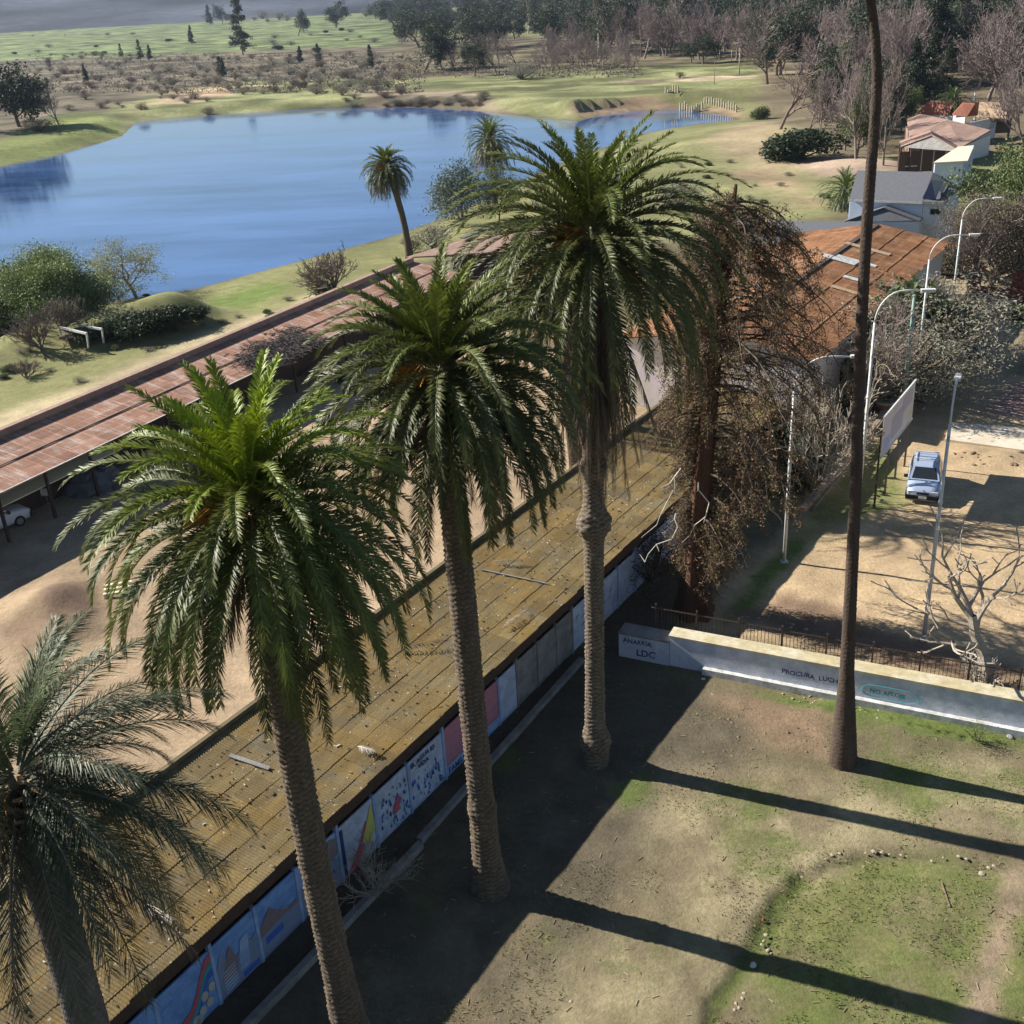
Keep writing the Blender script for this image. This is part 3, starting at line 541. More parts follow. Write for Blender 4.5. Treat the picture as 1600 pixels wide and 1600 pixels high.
def grow(seed, H_, r0, levels=4, spread=.75, trunk_frac=.3, nb=(4, 5, 4, 3), ratio=.62, up=.25, wob=.16, gnarl=0, minr=.012, nstem=1):
    rg = np.random.default_rng(seed); segs = []; tips = []
    def br(p, d, Ln, r_, lv):
        k = 4 if lv < 3 else 3; pts = [p]; q = p.copy(); dd = d.copy()
        for i in range(k):
            dd = dd+rg.normal(0, wob*(1+gnarl*(lv > 0)), 3)+np.array([0, 0, up*.25*(lv > 0)]); dd /= np.linalg.norm(dd); qn = q+dd*Ln/k; ra = r_*(1-.5*i/k); rb_ = r_*(1-.5*(i+1)/k)
            segs.append((*q, *qn, max(ra, minr), max(rb_, minr))); q = qn; pts.append(q.copy())
        if lv >= levels: tips.append(q); tips.append(pts[-2]); return
        m_ = nb[min(lv, len(nb)-1)]; az0 = rg.uniform(0, 6.28)
        for j in range(m_):
            f = (trunk_frac if lv == 0 else .25)+(1-(trunk_frac if lv == 0 else .25))*(j+.7)/m_; f = min(f, 1.0); ii = min(int(f*k), k-1); b_ = pts[ii]+(pts[ii+1]-pts[ii])*(f*k-ii)
            a = az0+j*2.4+rg.normal(0, .3); base = dd if f > .9 else nrm(pts[ii+1]-pts[ii]); ref = np.array([1.0, 0, 0]) if abs(base[0]) < .8 else np.array([0, 1.0, 0]); X = nrm(np.cross(base, ref)); Y = np.cross(base, X)
            sp = spread*rg.uniform(.7, 1.2)*(.55 if j == m_-1 else 1); nd = base*math.cos(sp)+(X*math.cos(a)+Y*math.sin(a))*math.sin(sp)
            br(b_, nrm(nd), Ln*ratio*rg.uniform(.75, 1.15)*(1.15 if lv == 0 else 1), r_*.58*(1-.4*f)+minr*.3, lv+1)
    for s_ in range(nstem):
        d = np.array([0, 0, 1.0]) if nstem == 1 else nrm(np.array([rg.normal(0, .35), rg.normal(0, .35), 1.0])); br(np.array([0, 0, -.1]), d, H_*(.62 if levels > 2 else .8), r0, 0)
    return np.array(segs), np.array(tips)
def leafcards(centres, k, rad, size, cols, seed=0, flat=.8, asp=.6):
    rg = np.random.default_rng(seed); c = np.repeat(np.asarray(centres), k, axis=0); n = len(c); c = c+rg.normal(0, 1, (n, 3))*np.array([rad, rad, rad*flat])
    a = nrm(rg.normal(0, 1, (n, 3))); b_ = nrm(np.cross(a, rg.normal(0, 1, (n, 3)))); s = size*rg.uniform(.5, 1.3, (n, 1))
    V = np.stack([c-a*s, c-b_*s*asp, c+a*s, c+b_*s*asp], 1).reshape(-1, 3); F = np.arange(n*4).reshape(-1, 4)
    cl = np.repeat(rg.uniform(0, 1, (len(centres), 1)), k, axis=0); mixv = np.clip(cl*.7+rg.uniform(0, .5, (n, 1)), 0, 1)
    cc = np.array(cols[0])*(1-mixv)+np.array(cols[1])*mixv; return V, F, np.repeat(cc, 4, axis=0)
def blob_pts(seed, n, rad, c, shell=.55, lumps=9, zmin=-.6):
    rg = np.random.default_rng(seed); lc = rg.normal(0, 1, (lumps, 3)); lc = nrm(lc)*rg.uniform(.35, .72, (lumps, 1)); lc[:, 2] = np.abs(lc[:, 2])*1.0-.25
    i = rg.integers(0, lumps, n); d = nrm(rg.normal(0, 1, (n, 3))); p = lc[i]+d*rg.uniform(shell, 1, (n, 1))**.5*.48; p[:, 2] = np.maximum(p[:, 2], zmin+rg.uniform(0, .15, n))
    return np.asarray(c)+p*np.asarray(rad)
def proto_tree(name, label, cat, seed, H_, r0, leaf=None, barkcol=(.16, .12, .09), crownname='crown', twig=True, **kw):
    """a prototype at the origin: trunk (main limbs) and crown (twigs and leaves)"""
    segs, tips = grow(seed, H_, r0, **kw); t = thing(name, label, cat, (0, 0, 0))
    zmax = max(segs[:, 5].max(), 1); sc = H_/zmax; segs[:, :6] *= sc; tips = tips*sc
    big = segs[:, 6] > r0*.22; V, F, cc = tubes(segs[big], barkcol); link('trunk', rawmesh('tree_trunk', V, F, cc, True), M['bark'], t)
    VS, FS, CS = [], [], []; off = 0
    if (~big).any():
        V, F, cc = tubes(segs[~big], np.array(barkcol)*1.15); VS.append(V); FS.append(F); CS.append(cc); off = len(V)
    if leaf:
        V, F, cc = leafcards(tips, leaf['k'], leaf['rad'], leaf['size'], leaf['cols'], seed, asp=leaf.get('asp', .6), flat=leaf.get('flat', .8)); VS.append(V); FS.append(F+off); CS.append(cc)
    link('crown', rawmesh('tree_crown', np.vstack(VS), np.vstack(FS), np.vstack(CS)), M['leaf'] if leaf else M['bark'], t)
    return t
DK = [(.022, .035, .018), (.05, .07, .028)]; MD = [(.04, .06, .02), (.10, .13, .04)]; YG = [(.17, .18, .06), (.32, .32, .13)]; GR = [(.07, .075, .055), (.14, .14, .10)]; BR = [(.06, .045, .03), (.15, .105, .065)]
used = set()
def place(proto, px, py, hpy, label, group=None, rz=None, w_=None, base=None, cat=None):
    """put a copy of proto so that it stands at picture point (px,py) and reaches row hpy"""
    b_ = G(px, py) if base is None else np.asarray(base); h = height_to(b_, hpy) if hpy is not None else proto['_h']; sc = h/proto['_h']
    rz = random.uniform(0, 6.28) if rz is None else rz
    if proto.name not in used:
        used.add(proto.name); o = proto; o.location = b_; o.rotation_euler = (0, 0, rz); o['label'] = label
        if group: o['group'] = group
    else: o = copy_thing(proto, b_, rz, 1, label, group)
    if group is None and 'group' in o: del o['group']
    if cat: o['category'] = cat
    w2 = sc if w_ is None else w_*sc
    o.scale = (w2, w2, sc); return o
def mk(name, cat, *a, **k):
    p = proto_tree(name, 'x', cat, *a, **k); p['_h'] = max(max(v.co.z for v in c.data.vertices) for c in p.children); return p
EV = [mk('evergreen_tree', 'tree', s, 10, .28, leaf=dict(k=16, rad=.42, size=.20, cols=DK), levels=3, nb=(7, 5, 4), spread=.85, trunk_frac=.22, ratio=.6) for s in (1, 2, 3)]
MG = [mk('leafy_tree', 'tree', s, 9, .25, leaf=dict(k=34, rad=.45, size=.13, cols=[(.06, .09, .03), (.15, .18, .06)]), levels=3, nb=(7, 6, 5), spread=.8, trunk_frac=.25) for s in (4, 5)]
BA = [mk('bare_tree', 'tree', s, 10, .22, barkcol=(.21, .165, .15), levels=5, nb=(5, 4, 4, 3, 3), spread=.55, trunk_frac=.2, ratio=.66, minr=.022, wob=.12) for s in (6, 7, 8)]
EU = [mk('eucalyptus_tree', 'tree', s, 20, .3, barkcol=(.4, .36, .3), leaf=dict(k=12, rad=.55, size=.24, cols=[(.035, .045, .025), (.085, .095, .05)]), levels=3, nb=(9, 4, 4), spread=.6, trunk_frac=.35, ratio=.4) for s in (9, 10)]
for p in BA: pass
def conifer(name, seed, H_, cols, dens=1.0):
    rg = np.random.default_rng(seed); t = thing(name, 'x', 'tree', (0, 0, 0)); segs = [(0, 0, -.1, 0, 0, H_*.5, .22, .14), (0, 0, H_*.5, 0, 0, H_, .14, .03)]
    V, F, cc = tubes(segs, (.12, .09, .07)); link('trunk', rawmesh('conifer_trunk', V, F, cc, True), M['bark'], t)
    cs = []; sg = []
    for i in range(int(70*dens)):
        f = rg.uniform(.12, 1); z = H_*f; a = rg.uniform(0, 6.28); L_ = (1-f)**.8*H_*.24*rg.uniform(.6, 1.1)+.4; e = rg.uniform(-.3, .1)
        e1 = np.array([math.cos(a)*L_, math.sin(a)*L_, z+L_*e]); sg.append((0, 0, z, *e1, .05, .02))
        for k in range(int(4+L_*3)): q_ = rg.uniform(.25, 1); cs.append(np.array([0, 0, z])*(1-q_)+e1*q_)
    V1, F1, c1 = tubes(sg, (.1, .08, .06)); V2, F2, c2 = leafcards(cs, 9, .3, .2, cols, seed)
    link('crown', rawmesh('conifer_crown', np.vstack([V1, V2]), np.vstack([F1, F2+len(V1)]), np.vstack([c1, c2])), M['leaf'], t); t['_h'] = H_; return t
CN = [conifer('conifer_tree', 71, 14, DK), conifer('conifer_tree', 72, 14, [(.018, .03, .018), (.04, .055, .025)], 1.4)]
def mkbush(name, seed, cols, size=.10, n=500, k=5, rad=(1, 1, .8), stems=14, cat='bush', asp=.6):
    rg = np.random.default_rng(seed); t = thing(name, 'x', cat, (0, 0, 0)); c = blob_pts(seed, n, rad, (0, 0, rad[2]*.75), zmin=-.75)
    V, F, cc = leafcards(c, k, .09, size, cols, seed, asp=asp); link('foliage', rawmesh('bush_foliage', V, F, cc), M['leaf'], t)
    sg = []
    for i in range(stems): q_ = c[rg.integers(0, n)]; sg.append((*(rg.normal(0, .06, 3)*np.array([1, 1, 0])), *(q_*.55), .04, .025)); sg.append((*(q_*.55), *q_, .025, .01))
    V, F, cc = tubes(sg, (.14, .11, .08)); link('stems', rawmesh('bush_stems', V, F, cc), M['bark'], t); t['_h'] = float(rad[2]*1.6); return t
BS = [mkbush('bush', 81, MD, .055, 900), mkbush('bush', 82, DK, .06, 900), mkbush('bush', 83, [(.14, .135, .10), (.26, .25, .19)], .04, 800, asp=.3), mkbush('bush', 84, [(.09, .07, .05), (.19, .145, .1)], .04, 800, asp=.3)]
LB = mkbush('large_shrub', 85, [(.16, .15, .11), (.30, .28, .21)], .022, 3600, k=4, stems=60, asp=.3)
def mkbarebush(name, seed, n=7, H_=2.0, col_=(.24, .2, .16), minr=.009, spread=.5, cat='bush', levels=4, r0=.05, tf=.1, nb=(5, 4, 3, 3)):
    segs, tips = grow(seed, H_, r0, levels=levels, nb=nb, spread=spread, trunk_frac=tf, nstem=n, minr=minr, wob=.16); segs[:, :6] *= H_/segs[:, 5].max()
    t = thing(name, 'x', cat, (0, 0, 0)); V, F, cc = tubes(segs, col_); link('branches', rawmesh('bare_branches', V, F, cc), M['bark'], t); t['_h'] = H_; return t
BB = [mkbarebush('bare_shrub', 91), mkbarebush('bare_shrub', 92, 6, 2.0, (.2, .16, .14))]

# ------------------------------------------------------------------ buildings and sheds
def corr_roof(name, A, B, Dn, m_, parent, rows=5, pitch=.10, amp=.014, step=.03, first=None, flatseg=None, ext=.0, ragged=0, seed=0):
    """sheets laid in rows. A,B: low edge ends; Dn: vector from low edge up to the high edge. rows of lapped corrugated sheets"""
    A = np.asarray(A, float); B = np.asarray(B, float); Dn = np.asarray(Dn, float); rg = np.random.default_rng(seed)
    Lx = np.linalg.norm(B-A); Ly = np.linalg.norm(Dn); X = (B-A)/Lx; Y = Dn/Ly; N = np.cross(X, Y); N *= np.sign(N[2])
    nx = int(Lx/pitch*(4 if flatseg is None else flatseg))+1; xs = np.linspace(0, Lx, nx); wv = amp*np.sin(xs/pitch*2*np.pi)
    edges = np.linspace(0, Ly, rows+1) if first is None else np.concatenate([[0], np.linspace(first, Ly, rows)])
    V, F, UVs = [], [], []; off = 0; shw = max(1, int(1.05/(xs[1]-xs[0])))
    for r_ in range(len(edges)-1):
        y0 = edges[r_]-(.12 if r_ else 0); y1 = edges[r_+1]; lift = np.repeat(rg.uniform(-.004, .012, nx//shw+1), shw)[:nx]; jag = np.repeat(rg.uniform(-1, 1, nx//shw+1), shw)[:nx]*(.03 if r_ else .02+ragged)
        for q_, (yy, hh) in enumerate(((y0+jag, step+lift), (y1, 0.006))):
            yb = np.broadcast_to(yy, (nx,)); V.append(A+X*xs[:, None]+Y*yb[:, None]+N*(wv+hh)[:, None]); UVs.append(np.c_[xs, yb])
        V.append(A+X*xs[:, None]+Y*np.broadcast_to(y0+jag, (nx,))[:, None]+N*(wv+.002)[:, None]); UVs.append(np.c_[xs, np.broadcast_to(y0, (nx,))])
        i = np.arange(nx-1); F.append(np.stack([off+i, off+i+1, off+nx+i+1, off+nx+i], -1)); F.append(np.stack([off+2*nx+i, off+2*nx+i+1, off+i+1, off+i], -1)); off += 3*nx
    V = np.vstack(V); F = np.vstack(F); UVs = np.vstack(UVs); org = np.array(parent['_org'])
    me = rawmesh(name, V-org, F); uvl = me.uv_layers.new(name='UV'); li = np.empty(len(me.loops), np.int32); me.loops.foreach_get('vertex_index', li); uvl.data.foreach_set('uv', UVs[li].astype(np.float32).ravel())
    return link(name, me, m_, parent)
# --- mossy shed beside the palms
EZ, RZ1, VE, VP_ = 3.3, 3.84, -19.0, -24.3
U0, U1 = -2.0, 58.0
sh = thing('long_shed', 'long shed with moss-covered corrugated roof running past the palm trunks', 'shed', W(20, -22, 0))
corr_roof('roof', W(U0, VE, EZ), W(U1, VE, EZ), W(0, VP_-VE, RZ1-EZ), M['mossroof'], sh, rows=6, first=.55, ragged=.02, seed=4, step=.02)
mb = MB(); c1 = W((U0+U1)/2, VP_-.10, 3.86); mb.box(c1, (U1-U0, .16, .30), (UU, VV, (0, 0, 1))); build(mb, 'parapet', M['mossedge'], sh)
mb = MB(); mb.box(W((U0+U1)/2, VP_-.1, 1.9), (U1-U0, .2, 3.7), (UU, VV, (0, 0, 1))); mb.box(W(U1-.12, (VP_+VE)/2, 1.6), (.2, abs(VP_-VE)-.6, 3.2), (UU, VV, (0, 0, 1))); mb.box(W((U0+U1)/2, VE-.9, 1.55), (U1-U0, .16, 3.1), (UU, VV, (0, 0, 1))); build(mb, 'wall', M['darkwood'], sh)
mb = MB(); mb.box(W((U0+U1)/2, VE-.07, EZ-.16), (U1-U0-.1, .06, .26), (UU, VV, (0, 0, 1)))
mb.box(W((U0+U1)/2, VE-.3, EZ-.5), (U1-U0-.2, .04, .5), (UU, VV, (0, 0, 1))); build(mb, 'fascia', M['darkwood'], sh)
for k in range(18):
    mb = MB(); u = U0+1.5+k*3.3; mb.box(W(u, VE-.78, 1.5), (.1, .1, 3.0), (UU, VV, (0, 0, 1))); build(mb, 'post', M['darkwood'], sh)
# --- painted panel fence in front of the shed
FV = -19.62
def M_(name, c, **k):
    if name not in M: M[name] = mat(name, c, .85, noise=.1, nscale=2, **k)
    return M[name]
M_('mural_blue', (.19, .35, .66), col2=(.14, .27, .55)); M_('mural_sky', (.3, .44, .68), col2=(.24, .34, .55)); M_('mural_white', (.5, .57, .7), col2=(.38, .44, .56)); M_('mural_red', (.5, .1, .13)); M_('mural_brown', (.22, .17, .18)); M_('mural_green', (.10, .28, .16)); M_('mural_deep', (.05, .13, .5)); M_('mural_yellow', (.55, .55, .14)); M_('mural_pink', (.48, .2, .25)); M_('mural_grey', (.2, .26, .38)); M_('mural_ink', (.03, .05, .16)); M_('mural_stone', (.48, .46, .38)); M_('mural_teal', (.04, .3, .33))
fz = thing('painted_fence', 'concrete panel fence painted with murals at the foot of the mossy shed', 'fence', W(20, FV, 0))
def tilt(u, z, d=0.0): return W(u, FV+d, z)
def sp_poly(pts, m_, parent, d=.006, name='painted_shape'):
    mb = MB(); mb.ply([tilt(u, z, .045+d) for u, z in pts], VV, .004); return build(mb, name, m_, parent)
def text(s, loc, X, Yv, size, m_, parent, name='lettering', align='LEFT', ex=.002, bold=.006):
    cu = bpy.data.curves.new(name, 'FONT'); cu.body = s; cu.size = size; cu.extrude = ex; cu.align_x = align; cu.offset = bold; cu.resolution_u = 3
    o = bpy.data.objects.new(name, cu); C.objects.link(o); dg = bpy.context.evaluated_depsgraph_get(); me = bpy.data.meshes.new_from_object(o.evaluated_get(dg)); bpy.data.objects.remove(o); bpy.data.curves.remove(cu)
    X = Vector(nrm(np.asarray(X, float))); Yv = Vector(nrm(np.asarray(Yv, float))); Z = X.cross(Yv); me.materials.clear()
    ob = link(name, me, m_, parent); org = Vector(parent['_org']) if parent else Vector((0, 0, 0))
    for v_ in me.vertices:                                # unsteady brush hand
        x_, y_ = v_.co.x, v_.co.y; v_.co.y += size*(.05*math.sin(x_*5.1/size*.35+size*9)+.035*math.sin(x_*2.3/size)+.02*math.sin(y_*9/size+x_*3)); v_.co.x += size*(.03*math.sin(y_*7/size+x_*4)+.10*y_)
    mm = Matrix(((X[0], Yv[0], Z[0], 0), (X[1], Yv[1], Z[1], 0), (X[2], Yv[2], Z[2], 0), (0, 0, 0, 1))); mm.translation = Vector(loc)-org; me.transform(mm); return ob
def uof(px, py, z):                                     # along-fence coordinate of a picture point
    p = P(px, py, z); return float(p@UU)
ed = [uof(40, 1760, 2.0), uof(150, 1655, 2.0), uof(247, 1570, 2.0), uof(334, 1488, 2.0), uof(405, 1425, 2.0), uof(472, 1365, 2.0), uof(540, 1305, 2.0), uof(592, 1250, 2.0), uof(643, 1198, 2.0), uof(693, 1145, 2.0), uof(742, 1095, 2.0), uof(775, 1062, 2.0), uof(809, 1037, 2.0), uof(838, 1005, 2.0), uof(860, 975, 2.0), uof(884, 952, 2.0), uof(921, 920, 2.0), uof(955, 885, 2.0), uof(985, 860, 2.0), uof(1010, 835, 2.0), uof(1040, 805, 2.0), uof(1070, 775, 2.0)]
pm = ['mural_sky', 'mural_blue', 'mural_blue', 'mural_blue', 'mural_blue', 'mural_sky', 'mural_white', 'mural_white', 'mural_white', 'mural_pink', 'mural_pink', 'mural_white', 'concrete', 'concrete', 'concrete', 'mural_white', 'mural_white', 'mural_white', 'mural_white', 'mural_white', 'mural_sky']
pan = []
for k in range(len(ed)-1):
    a, b_ = ed[k]+.05, ed[k+1]-.05; mb = MB()
    for r_ in range(4): mb.box(tilt((a+b_)/2, .27+r_*.5), (b_-a, .05, .492), (UU, VV, (0, 0, 1)))
    mb.box(tilt((a+b_)/2, 1.02, .0), (b_-a-.02, .035, 1.94), (UU, VV, (0, 0, 1)))
    pan.append(build(mb, 'panel', M[pm[k]], fz)); pan[-1]['_k'] = k
for k, u in enumerate(ed):
    mb = MB(); mb.box(tilt(u, 1.04+(.12 if k % 3 == 0 else 0)), (.11, .13, 2.1+(.24 if k % 3 == 0 else 0)), (UU, VV, (0, 0, 1))); build(mb, 'post', M['mural_sky' if k < 12 or k > 15 else 'concrete'], fz)
def rel(k, pts): a, b_ = ed[k]+.06, ed[k+1]-.06; return [(a+(b_-a)*x, .05+y*1.95) for x, y in pts]
def band(k0, pts, w_, m_, d=.008):                       # ribbon along panel k0 local coords
    up = [(x, y+w_/2) for x, y in pts]; dn = [(x, y-w_/2) for x, y in pts][::-1]
    for i in range(len(pts)-1): sp_poly(rel(k0, [pts[i+1][:1]+(pts[i+1][1]+w_/2,), (pts[i][0], pts[i][1]+w_/2), (pts[i][0], pts[i][1]-w_/2), (pts[i+1][0], pts[i+1][1]-w_/2)]), m_, pan[k0], d, 'painted_ribbon')
sw = [(0, .35), (.12, .22), (.3, .2), (.5, .28), (.65, .45), (.78, .7), (.9, .86), (1, .9)]
band(2, sw, .13, M['mural_red']); band(2, [(x, y-.13) for x, y in sw], .11, M['mural_teal']); band(2, [(x, max(.06, y-.25)) for x, y in sw[3:]], .12, M['mural_deep'])
for (x, y) in ((.55, .1), (.7, .16), (.85, .2), (.78, .36), (.93, .42), (.62, .02+.05)): sp_poly(rel(2, [(x+.07*math.cos(t), y+.085*math.sin(t)) for t in np.linspace(0, 6.28, 8)[:-1]]), M['mural_stone'], pan[2], .012, 'painted_stone')
sp_poly(rel(3, [(0, .0), (1, .0), (1, .62), (.85, .55), (.7, .72), (.5, .5), (.3, .58), (.12, .78), (0, .55)]), M['mural_grey'], pan[3]); sp_poly(rel(3, [(.08, .3), (.35, .82), (.5, .45), (.42, .2)]), M['mural_brown'], pan[3], .01); sp_poly(rel(3, [(.5, .2), (.6, .72), (.8, .75), (.75, .2)]), M['mural_sky'], pan[3], .01)
for q_ in range(7): sp_poly(rel(3, [(.12, .05+.06*q_), (.42, .08+.06*q_), (.42, .10+.06*q_), (.12, .07+.06*q_)]), M['mural_white'], pan[3], .014, 'painted_stripe')
sp_poly(rel(4, [(0, 0), (1, 0), (1, .55), (.8, .45), (.6, .62), (.4, .5), (.15, .7), (0, .5)]), M['mural_grey'], pan[4]); sp_poly(rel(4, [(.0, .55), (.3, .8), (.5, .6), (.7, .5), (1, .5), (1, .42), (.5, .45), (0, .4)]), M['mural_brown'], pan[4], .01)
sp_poly(rel(4, [(.1, .22), (.55, .22), (.55, .34), (.1, .34)]), M['mural_deep'], pan[4], .014); sp_poly(rel(3, [(.55, .05), (.95, .05), (.95, .14), (.55, .14)]), M['mural_deep'], pan[3], .014)
sp_poly(rel(5, [(0, 0), (1, 0), (1, .5), (.75, .62), (.4, .48), (0, .6)]), M['mural_grey'], pan[5]); sp_poly(rel(5, [(.05, .5), (.3, .95), (.52, .98), (.75, .7), (.6, .48), (.3, .56)]), M['mural_red'], pan[5], .01); sp_poly(rel(5, [(.62, .66), (.8, .98), (.98, .9), (1, .62), (.85, .55)]), M['mural_brown'], pan[5], .014)
sp_poly(rel(5, [(.15, .14), (.4, .14), (.4, .24), (.15, .24)]), M['mural_deep'], pan[5], .018); sp_poly(rel(5, [(.65, .3), (.85, .3), (.85, .38), (.65, .38)]), M['mural_deep'], pan[5], .018)
sp_poly(rel(6, [(.1, 0), (.5, .35), (.75, .7), (.9, .6), (.6, .2), (.4, 0)]), M['mural_red'], pan[6]); sp_poly(rel(6, [(.6, .35), (.95, .95), (1, .4), (.8, .2)]), M['mural_yellow'], pan[6], .01)
rg = np.random.default_rng(3)
for k, n_, mm in ((7, 60, ('mural_ink', 'mural_deep', 'mural_teal', 'mural_deep')), (8, 46, ('mural_deep', 'mural_teal', 'mural_deep', 'mural_ink'))):
    for i in range(n_):                                  # hand prints and water drops dabbed on the panels
        x, y = rg.uniform(.05, .95), rg.uniform(.06, .9 if k == 7 else .62); s_ = rg.uniform(.02, .05)
        sp_poly(rel(k, [(x-s_*.6, y-s_*.3), (x, y-s_), (x+s_*.6, y-s_*.3), (x+s_*.3, y+s_*.6), (x, y+s_*1.4), (x-s_*.3, y+s_*.6)]), M[mm[i % 4]], pan[k], .008, 'painted_drop')
sp_poly(rel(7, [(.5, .45), (.68, .62), (.74, .5), (.62, .3), (.5, .3)]), M['mural_red'], pan[7], .014)
text('EL AGUA ES', tilt(rel(8, [(.04, .82)])[0][0], 1.72, .058), UU, (0, 0, 1), .26, M['mural_ink'], pan[8]); text('VIDA', tilt(rel(8, [(.25, .82)])[0][0], 1.46, .058), UU, (0, 0, 1), .26, M['mural_ink'], pan[8])
sp_poly(rel(9, [(0, .0), (1, .0), (1, .22), (0, .22)]), M['mural_sky'], pan[9]); sp_poly(rel(10, [(0, .0), (1, .0), (1, .22), (0, .22)]), M['mural_sky'], pan[10])
text('FAMILIAS', tilt(ed[9]+.15, .12, .058), UU, (0, 0, 1), .34, M['mural_ink'], pan[9])
for k, n_ in ((5, 2), (15, 5), (16, 4), (18, 6), (19, 4)):
    for i in range(n_):
        x, y = rg.uniform(.1, .8), rg.uniform(.3, .8); sp_poly(rel(k, [(x, y), (x+.12, y+.05), (x+.12, y+.07), (x, y+.02)]), M['mural_ink' if k < 18 else 'mural_pink'], pan[k], .02, 'painted_scribble')
sp_poly(rel(6, [(.02, .02), (.1, .02), (.1, .95), (.02, .95)]), M['mural_ink'], pan[6], .014)
mb = MB(); mb.beam(W(-2, -18.35, .12), W(22.0, -18.35, .12), .22, .26); mb.beam(W(22.1, -18.5, .1), W(34, -18.95, .1), .22, .24); o = build(mb, 'kerb', M['concrete']); tag(o, 'low weathered concrete kerb in the shade along the painted fence', 'kerb')

# --- red rusty shed by the lake
e0 = P(0, 772, 2.8); e1 = P(500, 532, 2.8); D2 = (e1-e0)/np.linalg.norm(e1-e0); r0 = P(0, 684, 3.6); r1 = P(648, 412, 3.6); Dr = (r1-r0)/np.linalg.norm(r1-r0)
D2 = (D2+Dr); D2[2] = 0; D2 /= np.linalg.norm(D2); N2 = np.array([D2[1], -D2[0], 0])     # towards the palms
s2 = thing('rusty_shed', 'long low shed with red-rusted sheet roof between the yard and the lake', 'shed', (e0+r0)/2*np.array([1, 1, 0]))
A2 = e0-D2*26; wid2 = float((r0-e0)@(-N2)); Lend = float((P(745, 430, 2.8)-A2)@D2)
B2 = A2+D2*Lend
corr_roof('roof', A2, B2, -N2*wid2+np.array([0, 0, .8]), M['rustroof'], s2, rows=2, pitch=1.0, amp=.0, step=.035, flatseg=2, seed=9, ragged=.05)
mb = MB(); mb.box((A2+B2)/2-N2*(wid2+.22)+np.array([0, 0, 3.78-2.8]), (Lend, .4, .42), (D2, N2, (0, 0, 1))); build(mb, 'parapet', M['pinkroof'], s2)
mb = MB(); c_ = (A2+B2)/2; c_[2] = 0
mb.box(c_-N2*(wid2+.2)+np.array([0, 0, 1.75]), (Lend-.2, .25, 3.5), (D2, N2, (0, 0, 1))); mb.box(c_+np.array([0, 0, 1.2])+D2*(Lend/2-.2)-N2*wid2/2, (.2, wid2-.4, 2.4), (D2, N2, (0, 0, 1))); mb.box(c_-N2*2.4+np.array([0, 0, 1.3]), (Lend-.6, .15, 2.6), (D2, N2, (0, 0, 1)))
build(mb, 'wall', M['darkwood'], s2)
for k in range(24):
    mb = MB(); p = A2+D2*(1+k*Lend/24)-N2*.25; mb.box((p[0], p[1], 1.35), (.14, .14, 2.65), (D2, N2, (0, 0, 1))); build(mb, 'post', M['darkwood'], s2)
mb = MB(); mb.slab([A2+D2*12+N2*.25+(0, 0, -1.0), A2+D2*(26+8.2)+N2*.25+(0, 0, -1.0), A2+D2*(26+8.2)-N2*.9+(0, 0, -.6), A2+D2*12-N2*.9+(0, 0, -.6)], .04)
mb = MB(); q0 = P(0, 792, 1.9); q1 = P(192, 700, 1.9); mb.slab([q0-D2*14, q1, q1-N2*1.2+(0, 0, .25), q0-D2*14-N2*1.2+(0, 0, .25)], .05); build(mb, 'awning', M['pallet'], s2)
# ridge flashing line halfway up the rusty roof
mb = MB(); c_ = (A2+B2)/2-N2*wid2*.47+np.array([0, 0, .8*.47+.075]); Y_ = nrm(-N2*wid2+np.array([0, 0, .8])); mb.box(c_, (Lend, .09, .02), (D2, Y_, np.cross(D2, Y_))); build(mb, 'flashing', M['pinkroof'], s2)
mb = MB(); c_ = (A2+B2)/2+np.array([0, 0, .05])-N2*.02; mb.box(c_, (Lend, .06, .03), (D2, N2, (0, 0, 1))); build(mb, 'edge_strip', M['paint_white'], s2)
# pile of dry branches on its roof
cs = []
for px, py in [(400, 545), (420, 540), (445, 535), (470, 530), (395, 560), (430, 552), (460, 545), (490, 532), (380, 555), (410, 565), (440, 560), (425, 525), (450, 520)]:
    cs.append(P(px, py, 3.25)+rng.normal(0, .2, 3)*[1, 1, .2])
sg = []
for i in range(2600):
    c_ = cs[rng.integers(0, len(cs))]+rng.normal(0, 1, 3)*[.55, .55, .10]; d = nrm(rng.normal(0, 1, 3)*[1, 1, .22])*rng.uniform(.2, .6); sg.append((*(c_-d), *(c_+d), .022, .01))
V, F, cc = tubes(sg, (1, 1, 1)); org = V.mean(0); o = link('brushwood_pile', rawmesh('brushwood_pile', V-org, F), M['drybranch'], None, org); tag(o, 'dark heap of dry branches lying on the rusty shed roof', 'brushwood')
# pink L-shaped roof at the far end
pr = thing('open_shelter', 'low shelter with pale pink sheet roof at the far end of the rusty shed', 'shelter', G(740, 400)*[1, 1, 0])
pl = [P(633, 402, 3.0), P(795, 392, 3.0), P(905, 352, 3.2), P(880, 345, 3.8), P(800, 362, 3.8), P(730, 372, 3.5)]
mb = MB(); mb.slab(pl, .12); build(mb, 'roof', M['pinkroof'], pr)
for px, py in ((640, 403), (680, 400), (720, 397), (760, 395), (800, 391), (850, 373)):
    p = P(px, py, 2.95); mb = MB(); mb.box((p[0]+.1, p[1]+.3, 1.4), (.13, .13, 2.9)); build(mb, 'post', M['darkwood'], pr)
mb = MB(); p = P(780, 388, 3.0); mb.box((p[0], p[1]+2.2, 1.25), (9, .2, 2.5)); build(mb, 'wall', M['darkwood'], pr)
mb = MB(); mb.beam(P(722, 372, 3.7), P(775, 352, 3.9), .5, .12); build(mb, 'ridge_board', M['asphalt_roof'], pr)

